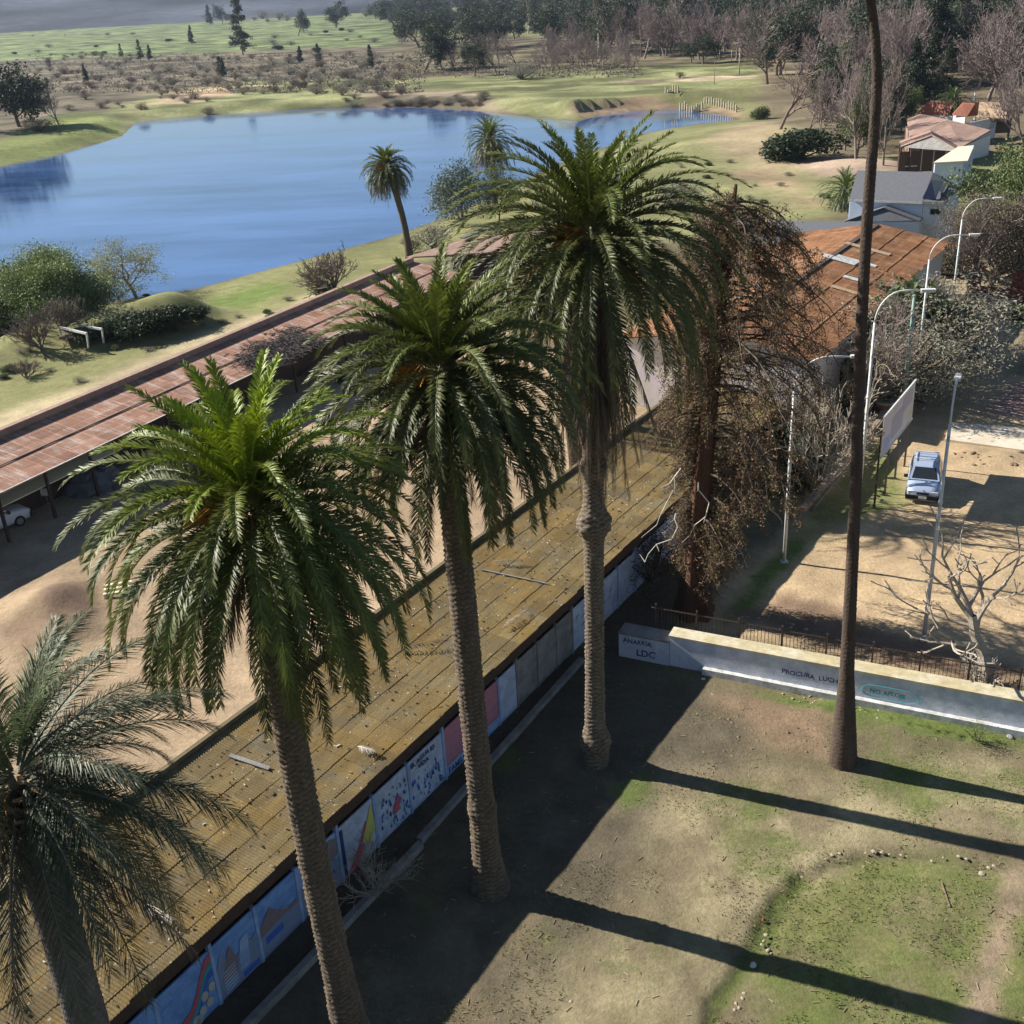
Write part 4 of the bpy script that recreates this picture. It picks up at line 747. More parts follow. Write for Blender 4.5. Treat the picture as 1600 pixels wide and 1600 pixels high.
# --- houses at the right
def gable(t, u0, u1, v0, v1, ze, zr, vr=None, roofm='redroof', wallm='housewall', over=.35, th=.14, corr=False):
    """ridge along u. v0 < v1; vr ridge position"""
    vr = (v0+v1)/2 if vr is None else vr
    mb = MB(); mb.add([W(u0, v0, 0), W(u0, v1, 0), W(u0, v1, ze-.1), W(u0, vr, zr-.12), W(u0, v0, ze-.1), W(u1, v0, 0), W(u1, v1, 0), W(u1, v1, ze-.1), W(u1, vr, zr-.12), W(u1, v0, ze-.1)], [(0, 1, 2, 3, 4), (9, 8, 7, 6, 5), (1, 6, 7, 2), (0, 4, 9, 5)]); build(mb, 'wall', M[wallm], t)
    s1 = (zr-ze)/max(abs(v1-vr), .01); s0 = (zr-ze)/max(abs(v0-vr), .01)
    a = [W(u0-over, v1+over, ze-s1*over), W(u1+over, v1+over, ze-s1*over), W(u1+over, vr, zr), W(u0-over, vr, zr)]; b_ = [W(u0-over, vr, zr), W(u1+over, vr, zr), W(u1+over, v0-over, ze-s0*over), W(u0-over, v0-over, ze-s0*over)]
    if corr:
        corr_roof('roof', a[0], a[1], a[3]-a[0], M[roofm], t, rows=3, pitch=.25, amp=.02, step=.05, seed=12, ragged=.08); corr_roof('roof', b_[2], b_[3], b_[1]-b_[2], M[roofm], t, rows=2, pitch=.25, amp=.02, step=.05, seed=13)
        mb = MB(); mb.box((a[2]+a[3])/2+np.array([0, 0, .05]), (u1-u0, .4, .06), (UU, VV, (0, 0, 1))); build(mb, 'ridge_cap', M['rustiron'], t)
    else:
        mb = MB(); mb.slab(a, th); mb.slab(b_, th); build(mb, 'roof', M[roofm], t)
t = thing('warehouse', 'long building with orange rusted gable roof behind the bare shrubs', 'building', W(82, -22, 0))
gable(t, 62.5, 96, -31.0, -18.9, 4.5, 5.6, -24.4, 'orangeroof', 'board', .4, corr=True)
for (u_, f_, l_, w_, mm) in ((88, .25, 3.5, .7, 'tanroof'), (84, .3, 3.0, .6, 'creampale'), (79.5, .5, 1.6, .6, 'creampale'), (76.5, .72, 4.2, .55, 'tanroof'), (83.2, .12, .9, 2.6, 'creampale'),  (80, .85, 2.0, .8, 'orangedark')):
    f_ = 1-f_; c_ = W(u_, -18.5-(24.4-18.5)*f_, 4.42+(5.6-4.42)*f_+.09); yy = nrm(W(0, -5.9, 1.2)); mb = MB(); mb.box(c_, (w_ if l_ > w_ else l_, l_ if l_ > w_ else w_, .03), (UU, yy, np.cross(UU, yy))); build(mb, 'patch_sheet', M[mm], t)
for k in range(7):
    w_ = MB(); w_.box(W(69+k*4.5, -18.86, 1.9), (1.3, .06, 1.2), (UU, VV, (0, 0, 1))); build(w_, 'window', M['window'], t)
t = thing('blue_house', 'pale blue house with grey shingle roof and a dark solar panel', 'house', W(118, -28, 0))
# main block
def q4(mb, pts, th): mb.slab(pts, th)
zt = 6.0
ra, rb_, rc, rd = P(1340, 266, 6.6), P(1458, 269, 6.6), P(1441, 315, 4.6), P(1327, 311, 4.6); re, rf = P(1484, 288, 5.6), P(1476, 315, 4.6)
mb = MB(); mb.slab([rd, rc, rb_, ra], .15); mb.slab([rc+(0, 0, .012), rf, re, rb_+(0, 0, .012)], .14); mb.slab([ra, rb_, rb_+UU*6-(0, 0, 2.2), ra+UU*6-(0, 0, 2.2)], .15); mb.slab([rb_-(0, 0, .01), re-(0, 0, .01), re+UU*6-(0, 0, 1.3), rb_+UU*6-(0, 0, 2.21)], .15); build(mb, 'roof', M['asphalt_roof'], t)
for k, (a, b2) in enumerate(((rd, rc), (rc, rf))):
    mb = MB(); dd = nrm(b2-a); mb.beam(a-(0, 0, .12), b2-(0, 0, .12), .06, .2); build(mb, 'gutter', M['paint_white'], t)
def wallseg(t, a, b_, z1, name='wall', m_='housewall', z0=-.3, th=.2, inset=0.0):
    a = np.array([a[0], a[1], 0.]); b_ = np.array([b_[0], b_[1], 0.]); d = nrm(b_-a); nn = np.array([d[1], -d[0], 0]); mb = MB(); mb.box((a+b_)/2+np.array([0, 0, (z0+z1)/2])-nn*inset, (np.linalg.norm(b_-a), th, z1-z0), (d, nn, (0, 0, 1))); return build(mb, name, M[m_], t)
ins = UU*.5
wallseg(t, rd+ins, rc+ins, 4.45); wallseg(t, rc+ins+VV*.02, rf+ins-VV*.15, 4.4); wallseg(t, rf+ins-VV*.15, re+UU*5.7-VV*.2, 4.25); wallseg(t, rd+ins, ra+UU*5.7, 4.2); wallseg(t, ra+UU*5.7, re+UU*5.7-VV*.2, 4.1)
dp = [P(1441, 311, 4.75), P(1462, 312, 4.75), P(1474, 284, 5.85), P(1455, 283, 6.35)]
mb = MB(); mb.slab([p+(0, 0, .1) for p in dp], .06); build(mb, 'solar_panel', M['darkpanel'], t)
for px, py, z_, w_, h_ in ((1460, 322, 3.9, .9, .5),):
    mb = MB(); c_ = rc*.4+rf*.6+ins-UU*.12; mb.box((c_[0], c_[1], 3.6), (w_, .08, h_), (nrm((rf-rc)*[1, 1, 0]), UU, (0, 0, 1))); build(mb, 'window', M['window'], t)
mb = MB(); c_ = rc*.55+rf*.45+ins-UU*.12; mb.box((c_[0], c_[1], 1.3), (1.0, .08, 2.2), (nrm((rf-rc)*[1, 1, 0]), UU, (0, 0, 1))); build(mb, 'door', M['paint_white'], t)
# porch gable of the blue house
ap, al, ar = P(1381, 324, 4.1), P(1316, 347, 3.0), P(1436, 345, 3.0); bk = UU*4
mb = MB(); mb.slab([al, ap, ap+bk, al+bk], .12); mb.slab([ap+(0, 0, .01), ar, ar+bk, ap+bk+(0, 0, .01)], .12); mb.ply([al+UU*.3, ar+UU*.3, ap+UU*.3-(0, 0, .1)], UU, .1); build(mb, 'porch_roof', M['asphalt_roof'], t)
wallseg(t, ar+UU*.3, ar+bk, 2.9); wallseg(t, al+UU*.3, ar+UU*.3, 2.9); wallseg(t, P(1432, 362, 0), P(1450, 345, 1), 2.6, 'fence_wall')
t = thing('low_annex', 'long low dark grey roofed annex left of the blue house', 'building', W(106, -36, 0))
pl = [P(1090, 352, 3.0), P(1349, 348, 3.0), P(1306, 383, 2.8), P(1235, 376, 2.8), P(1090, 384, 2.8)]
pl = [P(1095, 380, 2.7), P(1307, 383, 2.7), P(1350, 347, 3.4), P(1095, 343, 3.4)]
mb = MB(); mb.slab(pl, .14); build(mb, 'roof', M['asphalt_roof'], t)
wallseg(t, pl[0]+UU*.6, pl[1]+UU*.4-VV*.3, 2.55, m_='brickred'); wallseg(t, pl[1]+UU*.4-VV*.3, pl[2]-VV*.4, 2.6); wallseg(t, pl[3], pl[2]-VV*.4, 3.1)
for f in (.45, .6, .75, .9): mb = MB(); c_ = pl[0]*(1-f)+pl[1]*f+UU*.5; mb.box((c_[0], c_[1]-.12, 1.5), (1.1, .08, 1.1), (nrm((pl[1]-pl[0])*[1, 1, 0]), UU, (0, 0, 1))); build(mb, 'window', M['window'], t)
# pavilion
gz = GZ(*G(1440, 256)[:2]); pz = gz
t = thing('pavilion', 'dark open pavilion with pale gable roof below the terracotta roofs', 'pavilion', G(1440, 256))
ap = P(1457, 211, pz+4.6); al = P(1408, 229, pz+3.2); ar = P(1500, 236, pz+3.2); bk = np.array([1.5, 5.0, 0])
mb = MB(); mb.slab([al, ap, ap+bk, al+bk], .12); mb.slab([ap+(0, 0, .02), ar, ar+bk, ap+bk+(0, 0, .02)], .12); build(mb, 'roof', M['pinkroof'], t)
mb = MB(); mb.ply([al+(0, .25, -.1), ar+(0, .25, -.1), ap+(0, .25, -.15)], (0, -1, 0), .1); build(mb, 'gable_board', M['concrete'], t)
for f in (0.02, .2, .4, .6, .8, .98):
    for k in (0, 1): p = al*(1-f)+ar*f+bk*k*.9+np.array([0, .3, 0]); mb = MB(); mb.box((p[0], p[1], (pz+p[2])/2-.1), (.16, .16, p[2]-pz-.05)); build(mb, 'post', M['darkwood'], t)
mb = MB(); p = (al+ar)/2+bk*.55; mb.box((p[0], p[1], pz+1.3), (np.linalg.norm(ar-al)*.9, .2, 2.6)); build(mb, 'back_wall', M['darkwood'], t)
mb = MB(); p = al*.8+ar*.2+bk*.2; mb.box((p[0], p[1], pz+.75), (1.6, .7, .08)); build(mb, 'table', M['housewall'], t)
# cream roof corner
t = thing('cream_roofed_house', 'house corner with bright cream roof half hidden by the green tree', 'house', G(1500, 262))
pl = [P(1458, 254, 3.6), P(1512, 251, 3.6), P(1522, 227, 3.9), P(1497, 229, 3.9)]; mb = MB(); mb.slab(pl, .15); build(mb, 'roof', M['creamroof'], t); wallseg(t, pl[0]+(.4, .5, 0), pl[1]+(-.3, .5, 0), 3.4); wallseg(t, pl[0]+(.4, .5, 0), pl[3]+(.4, 0, 0), 3.5); wallseg(t, pl[3]+(.4, 0, 0), pl[2], 3.5)
# red roofed houses far right
def simple_house(name, label, roof_px, ze, zr, roofm, wallm='paint_white', z0=0.0, windows=(), extra=None):
    base = G(*roof_px[0]); t = thing(name, label, 'house', (base[0], base[1], z0)); return t
t = thing('red_roofed_house', 'far house with deep red hip roof left of the small palm', 'house', P(1456, 185, 0))
pl = [P(1434, 176, 3.4), P(1480, 179, 3.4), P(1492, 160, 5.2), P(1449, 158, 5.2)]; mb = MB(); mb.slab(pl, .2); build(mb, 'roof', M['redroof'], t); wallseg(t, pl[0]+(.5, .5, 0), pl[1]+(-.3, .5, 0), 3.2, m_='paint_white'); wallseg(t, pl[1]+(-.3, .5, 0), pl[2], 3.2, m_='paint_white'); wallseg(t, pl[0]+(.5, .5, 0), pl[3], 3.2, m_='paint_white')
t = thing('terracotta_house', 'wide low house with faded pinkish brown roof in front of the white house', 'house', P(1470, 215, 0))
pl = [P(1422, 217, 2.8), P(1505, 228, 2.8), P(1548, 203, 3.2), P(1482, 187, 4.2), P(1438, 178, 4.2), P(1417, 186, 3.6)]; mb = MB(); mb.slab([pl[0], pl[1], pl[2], pl[3]], .2); mb.slab([pl[0]+(0, 0, .01), pl[3]+(0, 0, .01), pl[4], pl[5]], .2); build(mb, 'roof', M['pinkroof'], t)
wallseg(t, pl[0]+(.4, .4, 0), pl[1]+(-.3, .4, 0), 2.55, m_='pinkroof'); wallseg(t, pl[1]+(-.3, .4, 0), pl[2], 2.55, m_='paint_white'); wallseg(t, pl[5], pl[0]+(.4, .4, 0), 2.6, m_='pinkroof')
t = thing('white_house', 'white-walled far house with red gable and tan veranda roof', 'house', P(1510, 198, 0))
a, b_, c_, d_ = P(1488, 178, 4.2), P(1511, 180, 4.2), P(1523, 161, 6.0), P(1504, 160, 6.0); mb = MB(); mb.slab([a, b_, c_, d_], .2); mb.slab([b_+(0, 0, .01), P(1528, 178, 4.2), c_+(1.5, 2, 0), c_+(0, 0, .01)], .2); build(mb, 'roof', M['redroof'], t)
wallseg(t, a+(.4, .4, 0), b_+(0, .4, 0), 4.0, m_='paint_white'); wallseg(t, b_+(0, .4, 0), P(1560, 184, 3.0)+(0, .8, 0), 3.0, m_='paint_white'); 
mb = MB(); mb.slab([P(1524, 182, 3.2), P(1572, 184, 3.2), P(1574, 160, 4.6), P(1526, 159, 4.6)], .2); build(mb, 'veranda_roof', M['tanroof'], t)
mb = MB(); c_ = P(1499, 184, 3.0); mb.box((c_[0], c_[1]+.28, 2.3), (1.2, .1, 1.0)); build(mb, 'window', M['window'], t)
mb = MB(); c_ = P(1527, 185, 3.0)*.5+P(1536, 185, 3.0)*.5; mb.box((c_[0]+.4, c_[1]+.55, 2.0), (2.6, .3, 1.4)); mb.box((c_[0]+3.6, c_[1]+.5, 1.7), (3.0, .3, 2.2)); build(mb, 'veranda_opening', M['window'], t)
for k in range(3):
    mb = MB(); p = P(1524+k*15, 183, 3.1); mb.box((p[0], p[1]+.2, 1.5), (.2, .2, 3.2)); build(mb, 'veranda_post', M['paint_white'], t)
# long white building deep in the wood
t = thing('distant_building', 'long white low building glimpsed between the trees at the top', 'building', G(715, 45))
p = G(715, 46); mb = MB(); mb.box((p[0], p[1], p[2]+1.5), (24, 6, 3)); build(mb, 'wall', M['paint_white'], t); mb = MB(); mb.slab([(p[0]-13, p[1]-4, p[2]+3.1), (p[0]+13, p[1]-4, p[2]+3.1), (p[0]+13, p[1]+4, p[2]+4.4), (p[0]-13, p[1]+4, p[2]+4.4)], .2); build(mb, 'roof', M['asphalt_roof'], t)

# ------------------------------------------------------------------ low wall with iron railing
wa, wb = P(1046, 1040), P(1240, 1083); wc = P(1640, 1157)
wd = nrm((wc-wa)*np.array([1, 1, 0])); wn = np.array([wd[1], -wd[0], 0])                     # wn: towards the viewer
WL = 24.0; w0 = wa.copy(); w0[2] = 0
lw = thing('low_wall', 'low blue-white wall with broad cream top and scrawled slogans', 'wall', w0)
def wl(s, d, z): return w0+wd*s+wn*d+np.array([0, 0, z])
mb = MB(); ss = np.linspace(0, WL, 60)
for i in range(59): pass
mb.box(wl(WL/2, -.39, .66), (WL, .74, 1.32), (wd, wn, (0, 0, 1))); build(mb, 'wall_body', M['wallblue'], lw)
mb = MB(); mb.box(wl(WL/2, -.35, 1.365), (WL+.1, .72, .08), (wd, wn, (0, 0, 1))); build(mb, 'coping', M['cream'], lw)
mb = MB(); mb.box(wl(WL/2+.7, .10, .14), (WL-1.4, .22, .28), (wd, wn, (0, 0, 1))); build(mb, 'plinth', M['creampale'], lw)
text('PROCURA  LUCHAR', wl(4.45, .006-.02, .66), wd, (0, 0, 1), .27, M['mural_ink'], lw)
text('NO AFLOJE', wl(7.72, .006-.02, .55), wd, (0, 0, 1), .25, M['mural_teal'], lw)
mb = MB(); tt_ = np.linspace(0, 2*np.pi, 33); pts = [wl(8.45+1.0*np.sign(math.cos(a))*abs(math.cos(a))**.6, -.008, .64+.27*np.sign(math.sin(a))*abs(math.sin(a))**.6) for a in tt_]; mb.tube(pts, .012, 4, cap=False); build(mb, 'drawn_outline', M['mural_teal'], lw)
# end block with graffiti
eb = thing('wall_end_block', 'graffitied grey-blue end block of the low wall in the shade', 'wall', w0-wd*1.6)
mb = MB(); mb.box(wl(-1.08, -.35, .54), (2.12, .74, 1.08), (wd, wn, (0, 0, 1))); build(mb, 'block', M['wallblue'], eb); mb = MB(); mb.box(wl(-1.08, -.35, 1.11), (2.14, .84, .07), (wd, wn, (0, 0, 1))); build(mb, 'cap', M['concrete'], eb)
text('LDC', wl(-1.4, .024, .2), wd, (0, 0, 1), .42, M['mural_ink'], eb); text('ANARKIA', wl(-1.95, .024, .72), wd, (0, 0, 1), .28, M['mural_ink'], eb)
# railing
rl = thing('iron_railing', 'rusty iron railing standing behind the cream wall top', 'railing', wl(WL/2, -.95, 0))
for k in range(15):
    s_ = -.9+k*1.7
    mb = MB(); mb.box(wl(s_, -.98, 1.0), (.06, .06, 2.3), (wd, wn, (0, 0, 1))); build(mb, 'post', M['rustiron'], rl)
mb = MB(); mb.box(wl(WL/2-.9, -.98, 1.95), (WL+.4, .035, .035), (wd, wn, (0, 0, 1))); mb.box(wl(WL/2-.9, -.98, 1.2), (WL+.4, .035, .035), (wd, wn, (0, 0, 1))); build(mb, 'rails', M['rustiron'], rl)
mb = MB()
for k in range(int(WL/.14)): mb.box(wl(-.8+k*.14, -.98, 1.25), (.018, .018, 1.55), (wd, wn, (0, 0, 1)))
build(mb, 'bars', M['rustiron'], rl)

# ------------------------------------------------------------------ lamps, poles, billboard
def lamp(base, top_h, label, arm=1.9, az=0.0, lean=(0, 0), straight=False):
    base = np.asarray(base, float); t = thing('street_lamp', label, 'street lamp', base, 'pale curved street lamps')
    mb = MB(); hp = top_h-1.5; a = np.array([math.cos(az), math.sin(az), 0]); pts = [base+np.array([0, 0, -.1]), base+np.array([0, 0, hp*.5]), base+np.array([0, 0, hp])]
    mb.tube(pts, [.085, .075, .06], 10); 
    for z in (hp*.33, hp*.66): mb.tube([base+(0, 0, z-.05), base+(0, 0, z+.05)], .09, 10)
    mb.box(base+np.array([0, 0, .03]), (.32, .32, .06)); build(mb, 'pole', M['galv'], t, True)
    mb = MB(); q = [base+np.array([0, 0, hp])+a*arm*(1-math.cos(x))*.62+np.array([0, 0, 1.45*math.sin(x)]) for x in np.linspace(0, math.pi/2, 9)]; q.append(q[-1]+a*arm*.38); mb.tube(q, .042, 8); build(mb, 'arm', M['galv'], t, True)
    mb = MB(); e = q[-1]; mb.box(e+a*.28, (.62, .24, .11), (a, np.cross((0, 0, 1), a), (0, 0, 1))); hd = build(mb, 'lamp_head', M['galv'], t); mb = MB(); mb.box(e+a*.3-np.array([0, 0, .07]), (.42, .18, .04), (a, np.cross((0, 0, 1), a), (0, 0, 1))); build(mb, 'lens', M['lightglass'], hd)
    return t
azr = R(-8)
b_ = P(1225, 878); lamp(b_, height_to(b_, 556), 'white curved lamp beside the brown conifer, lowest of the row', 2.3, azr)
b_ = P(1338, 828); lamp(b_, height_to(b_, 453), 'white curved lamp just right of the very tall slim trunk', 1.9, azr)
b_ = P(1430, 612); lamp(b_, height_to(b_, 367), 'white curved lamp over the near end of the lane, before the orange roof', 2.2, azr)
b_ = P(1484, 508); lamp(b_, height_to(b_, 310), 'farthest white curved lamp, in front of the brown foliage tree', 2.0, azr)
b_ = P(1443, 1000); t = lamp(b_, height_to(b_, 604), 'nearest white lamp whose head points away over the dirt lot', 1.0, R(64))
def pole(px, py, hpy, label, r_=.07, m_='galv', cross=False, name='pole', group=None):
    b_ = G(px, py); h = height_to(b_, hpy); t = thing(name, label, 'pole', b_, group); mb = MB(); mb.tube([b_+(0, 0, -.2), b_+(0, 0, h*.5), b_+(0, 0, h)], [r_, r_*.9, r_*.75], 8); build(mb, 'shaft', M[m_], t, True)
    mb = MB()
    if cross: mb.beam(b_+(-1.0, 0, h-.4), b_+(1.0, 0, h-.4), .12, .14)
    else: mb.tube([b_+(0, 0, h), b_+(0, 0, h+.07)], [r_*1.1, r_*.4], 8)
    build(mb, 'crossarm' if cross else 'cap', M[m_], t); return t
M['greenpole'] = mat('green_pole', (.2, .3, .24), .6, noise=.1)
pole(1409, 655, 462, 'greenish utility pole behind the billboard', .13, 'greenpole')
pole(1545, 452, 372, 'short white post beside the lane near the brick gate', .09, 'paint_white')
pole(1155, 116, 74, 'pale wooden pole with crossarm on the lawn beyond the lake', .2, 'cream', True)
pole(1143, 95, 78, 'pale thin post left of the lawn pole, close to the wood', .12, 'cream')
pole(1116, 132, 98, 'thin dark post on the bank above the log stakes', .08, 'wood')
pole(1552, 115, 38, 'grey pole standing within the far right woods', .2, 'cream')
pole(1575, 100, 55, 'slim grey pole at the right edge of the far woods', .16, 'cream')
pole(1448, 160, 82, 'thin pale trunk-like pole before the dark conifers', .14, 'cream')
pole(1522, 160, 145, 'white pipe post rising behind the white far house', .16, 'paint_white')
pole(1594, 420, 300, 'pale post at the right edge behind the white railing', .1, 'cream')
# billboard
t = thing('billboard', 'tall faded lilac-white billboard on four rusty posts behind the car', 'billboard', W(56, -12.45, 0))
ua, ub = 53.5, 59.6
for k, u in enumerate(np.linspace(ua, ub-.1, 4)): mb = MB(); mb.box(W(u, -12.52, 2.45), (.09, .09, 5.0), (UU, VV, (0, 0, 1))); build(mb, 'post', M['rustiron'], t)
mb = MB(); mb.box(W((ua+ub)/2, -12.44, 3.85), (ub-ua+.1, .04, 2.25), (UU, VV, (0, 0, 1))); pn = build(mb, 'panel', M['board'], t)
mb = MB(); 
for z in (2.75, 4.95): mb.box(W((ua+ub)/2, -12.43, z), (ub-ua+.2, .08, .07), (UU, VV, (0, 0, 1)))
build(mb, 'frame', M['galv'], t)
M_('faded_print', (.46, .40, .44)); M_('faded_print_blue', (.40, .44, .64))
for (u0_, u1_, z0_, z1_, mm) in ((57.2, 59.2, 3.9, 4.7, 'faded_print'), (55.2, 57.4, 3.1, 4.3, 'faded_print'), (53.8, 55.0, 2.9, 3.6, 'faded_print_blue')):
    mb = MB(); mb.box(W((u0_+u1_)/2, -12.415, (z0_+z1_)/2), (u1_-u0_, .006, z1_-z0_), (UU, VV, (0, 0, 1))); build(mb, 'faded_picture', M[mm], pn)
# timber rails
t = thing('timber_barrier', 'heavy weathered timber barrier running from the near lamp to the billboard', 'barrier', W(57, -15, 0))
for z, u0_, u1_ in ((1.05, 49.6, 64.8), (.45, 51.5, 62.0)): mb = MB(); mb.beam(W(u0_, -15.0, z), W(u1_, -14.95, z), .3 if z > 1 else .14, .26 if z > 1 else .14); build(mb, 'rail', M['wood'], t)
for u in np.linspace(49.8, 64.4, 8): mb = MB(); mb.box(W(u, -15.2, .55), (.16, .16, 1.2), (UU, VV, (0, 0, 1))); build(mb, 'post', M['wood'], t)
# flower pot, white barrier, brick gate piers, hedge wall
def potted(px, py, label):
    b_ = G(px, py); t = thing('flower_pot', label, 'flower pot', b_); mb = MB(); mb.lathe(b_, [(0, .32), (.55, .52), (.62, .56), (.62, .5)], 16); build(mb, 'pot', M['terracotta'], t, True); mb = MB(); mb.lathe(b_+(0, 0, .56), [(0, .57), (.14, .58), (.14, .5)], 16); build(mb, 'rim', M['cream'], t, True)
    V, F, cc = leafcards([b_+(0, 0, .9)], 60, .22, .2, MD, 5, asp=.2); build_ = rawmesh('pot_plant', V-b_, F, cc); link('plant', build_, M['leaf'], t)
potted(1382, 643, 'large round terracotta pot with pale rim behind the billboard')
t = thing('white_barrier', 'low white pipe barrier at the bend of the shaded lane', 'barrier', G(1560, 490)); zz = 1.0
for (a, b2) in (((1530, 475), (1548, 487)), ((1548, 487), (1585, 490))):
    A_, B_ = G(*a), G(*b2)
    for z in (.55, 1.0): mb = MB(); mb.tube([A_+(0, 0, z), B_+(0, 0, z)], .05, 6); build(mb, 'rail', M['paint_white'], t)
for a in ((1530, 475), (1548, 487), (1566, 489), (1585, 490)): A_ = G(*a); mb = MB(); mb.tube([A_, A_+(0, 0, 1.05)], .07, 6); build(mb, 'post', M['paint_white'], t)
for (px, py, lab) in ((1519, 470, 'red brick gate pier in the shade of the lane'), (1588, 462, 'red brick pier with pale cap at the right edge')):
    A_ = G(px, py); t = thing('brick_pier', lab, 'pier', A_); mb = MB(); mb.box(A_+(0, 0, 1.1), (.9, .9, 2.3), (UU, VV, (0, 0, 1))); build(mb, 'pier', M['brickred'], t); mb = MB(); mb.box(A_+(0, 0, 2.3), (1.15, 1.15, .12), (UU, VV, (0, 0, 1))); build(mb, 'cap', M['concrete'], t)
mb = MB(); a, b2 = G(1524, 466), G(1640, 478); mb.beam(a+(0, 0, .5), b2+(0, 0, .5), .3, 1.1); tag(build(mb, 'brick_wall', M['brickred']), 'low dark red brick wall between the two brick piers', 'wall')
# concrete slab across the lane
sl_ = [P(1476, 690, 0), P(1484, 664, 0), P(1760, 682, 0), P(1760, 730, 0)]
mb = MB(); mb.slab([np.array([p[0], p[1], .16]) for p in sl_], .25); tag(build(mb, 'concrete_ramp', M['slab']), 'long bright concrete slab lying across the dirt lot', 'slab')

# ------------------------------------------------------------------ car
def car(loc, heading, label, paint, name='parked_car'):
    loc = np.asarray(loc, float); X = np.array([math.cos(heading), math.sin(heading), 0]); Y = np.array([-math.sin(heading), math.cos(heading), 0]); t = thing(name, label, 'car', loc)
    def w_(x, y, z): return loc+X*x+Y*y+np.array([0, 0, z])
    # stations along length: x, half width low, belt z, half width belt
    st = [(2.02, .60, .62, .58), (1.95, .74, .74, .70), (1.5, .80, .86, .76), (.95, .82, .93, .79), (.3, .82, .96, .80), (-.9, .82, .96, .80), (-1.7, .81, .97, .79), (-2.0, .76, .95, .74)]
    mb = MB(); V, n_ = [], 0
    for (x, hw, zb, hb) in st: V += [w_(x, -hw*.94, .25), w_(x, -hw, .45), w_(x, -hw, zb-.14), w_(x, -hb, zb), w_(x, -hb*.5, zb+.035), w_(x, hb*.5, zb+.035), w_(x, hb, zb), w_(x, hw, zb-.14), w_(x, hw, .45), w_(x, hw*.94, .25)]
    F = [(i*10+j, i*10+j+1, (i+1)*10+j+1, (i+1)*10+j) for i in range(len(st)-1) for j in range(9)]+[(i*10+9, i*10, (i+1)*10, (i+1)*10+9) for i in range(len(st)-1)]+[tuple(range(10))[::-1], tuple(range(70, 80))]
    mb.add(V, F); body = build(mb, 'body', paint, t, True)
    cb = [(.98, .70, .93), (.25, .62, 1.42), (-.2, .62, 1.50), (-1.6, .61, 1.49), (-1.98, .66, .96)]
    mb = MB(); V = []
    for k, (x, hw, z) in enumerate([(.98, .74, .94), (.28, .60, 1.44), (-.3, .61, 1.50), (-1.55, .60, 1.48), (-1.92, .70, .96)]): V += [w_(x, -hw, z), w_(x, hw, z)]
    low = [w_(.98, -.76, .92), w_(.98, .76, .92), w_(-1.92, -.76, .92), w_(-1.92, .76, .92)]
    mb.add(V, [(2, 4, 5, 3), (4, 6, 7, 5)]); mb.add([V[0], V[2], V[3], V[1]], [(0, 1, 2, 3)]); mb.add([V[6], V[8], V[9], V[7]], [(0, 1, 2, 3)]); mb.add([w_(.98, -.77, .92), w_(-1.92, -.76, .92), V[6], V[4], V[2]], [(0, 1, 2, 3, 4)]); mb.add([w_(.98, .77, .92), V[3], V[5], V[7], w_(-1.92, .76, .92)], [(0, 1, 2, 3, 4)])
    build(mb, 'cabin', paint, t)
    def glass(p, name='window'): mb = MB(); c_ = np.mean(p, 0); n_ = nrm(np.cross(p[1]-p[0], p[2]-p[0])); 
    mb = MB(); q0, q1, q2, q3 = V[0], V[2], V[3], V[1]; n_ = nrm(np.cross(q1-q0, q3-q0)); n_ *= np.sign(n_[2]); L_ = lambda a, b2, f: a*(1-f)+b2*f
    g = [L_(L_(q0, q1, .1), L_(q3, q2, .1), .07), L_(L_(q0, q1, .92), L_(q3, q2, .92), .08), L_(L_(q0, q1, .92), L_(q3, q2, .92), .92), L_(L_(q0, q1, .1), L_(q3, q2, .1), .93)]; mb.ply([p+n_*.012 for p in g], n_, .01); build(mb, 'windscreen', M['window'], t)
    for sg in (-1, 1):
        for (x0, x1, x2, x3) in ((.72, .22, -.42, -.42), (-.5, -.5, -1.42, -1.6)):
            mb = MB(); p = [w_(x0, sg*.762, .99), w_(x1, sg*.648, 1.36), w_(x2, sg*.640, 1.40), w_(x3, sg*.755, .99)]; mb.ply([q+Y*sg*.012 for q in p], Y*sg, .01); build(mb, 'side_window', M['window'], t)
        mb = MB(); mb.box(w_(.75, sg*.92, 1.03), (.12, .2, .14), (X, Y, (0, 0, 1))); build(mb, 'wing_mirror', M['rubber'], t)
        mb = MB(); mb.box(w_(1.97, sg*.56, .66), (.08, .3, .16), (X, Y, (0, 0, 1))); build(mb, 'headlight', M['lightglass'], t)
        mb = MB(); mb.beam(w_(-.2, sg*.52, 1.56), w_(-1.5, sg*.52, 1.55), .04, .04); build(mb, 'roof_rail', M['galv'], t)
        for x in (1.28, -1.3):
            mb = MB(); mb.tube([w_(x, sg*.66, .3), w_(x, sg*.84, .3)], .3, 20); wh = build(mb, 'wheel', M['rubber'], t); mb = MB(); mb.tube([w_(x, sg*.82, .3), w_(x, sg*.86, .3)], .19, 14); build(mb, 'rim', M['chrome'], wh)
    mb = MB(); mb.box(w_(2.0, 0, .42), (.14, 1.5, .22), (X, Y, (0, 0, 1))); build(mb, 'bumper', M['rubber'], t); mb = MB(); mb.box(w_(2.03, 0, .64), (.05, .6, .12), (X, Y, (0, 0, 1))); build(mb, 'grille', M['rubber'], t)
    mb = MB(); mb.box(w_(2.085, 0, .43), (.02, .4, .13), (X, Y, (0, 0, 1))); build(mb, 'number_plate', M['plate'], t)
    mb = MB()
    for x in (-.35, -1.35): mb.beam(w_(x, -.6, 1.60), w_(x, .6, 1.60), .05, .04)
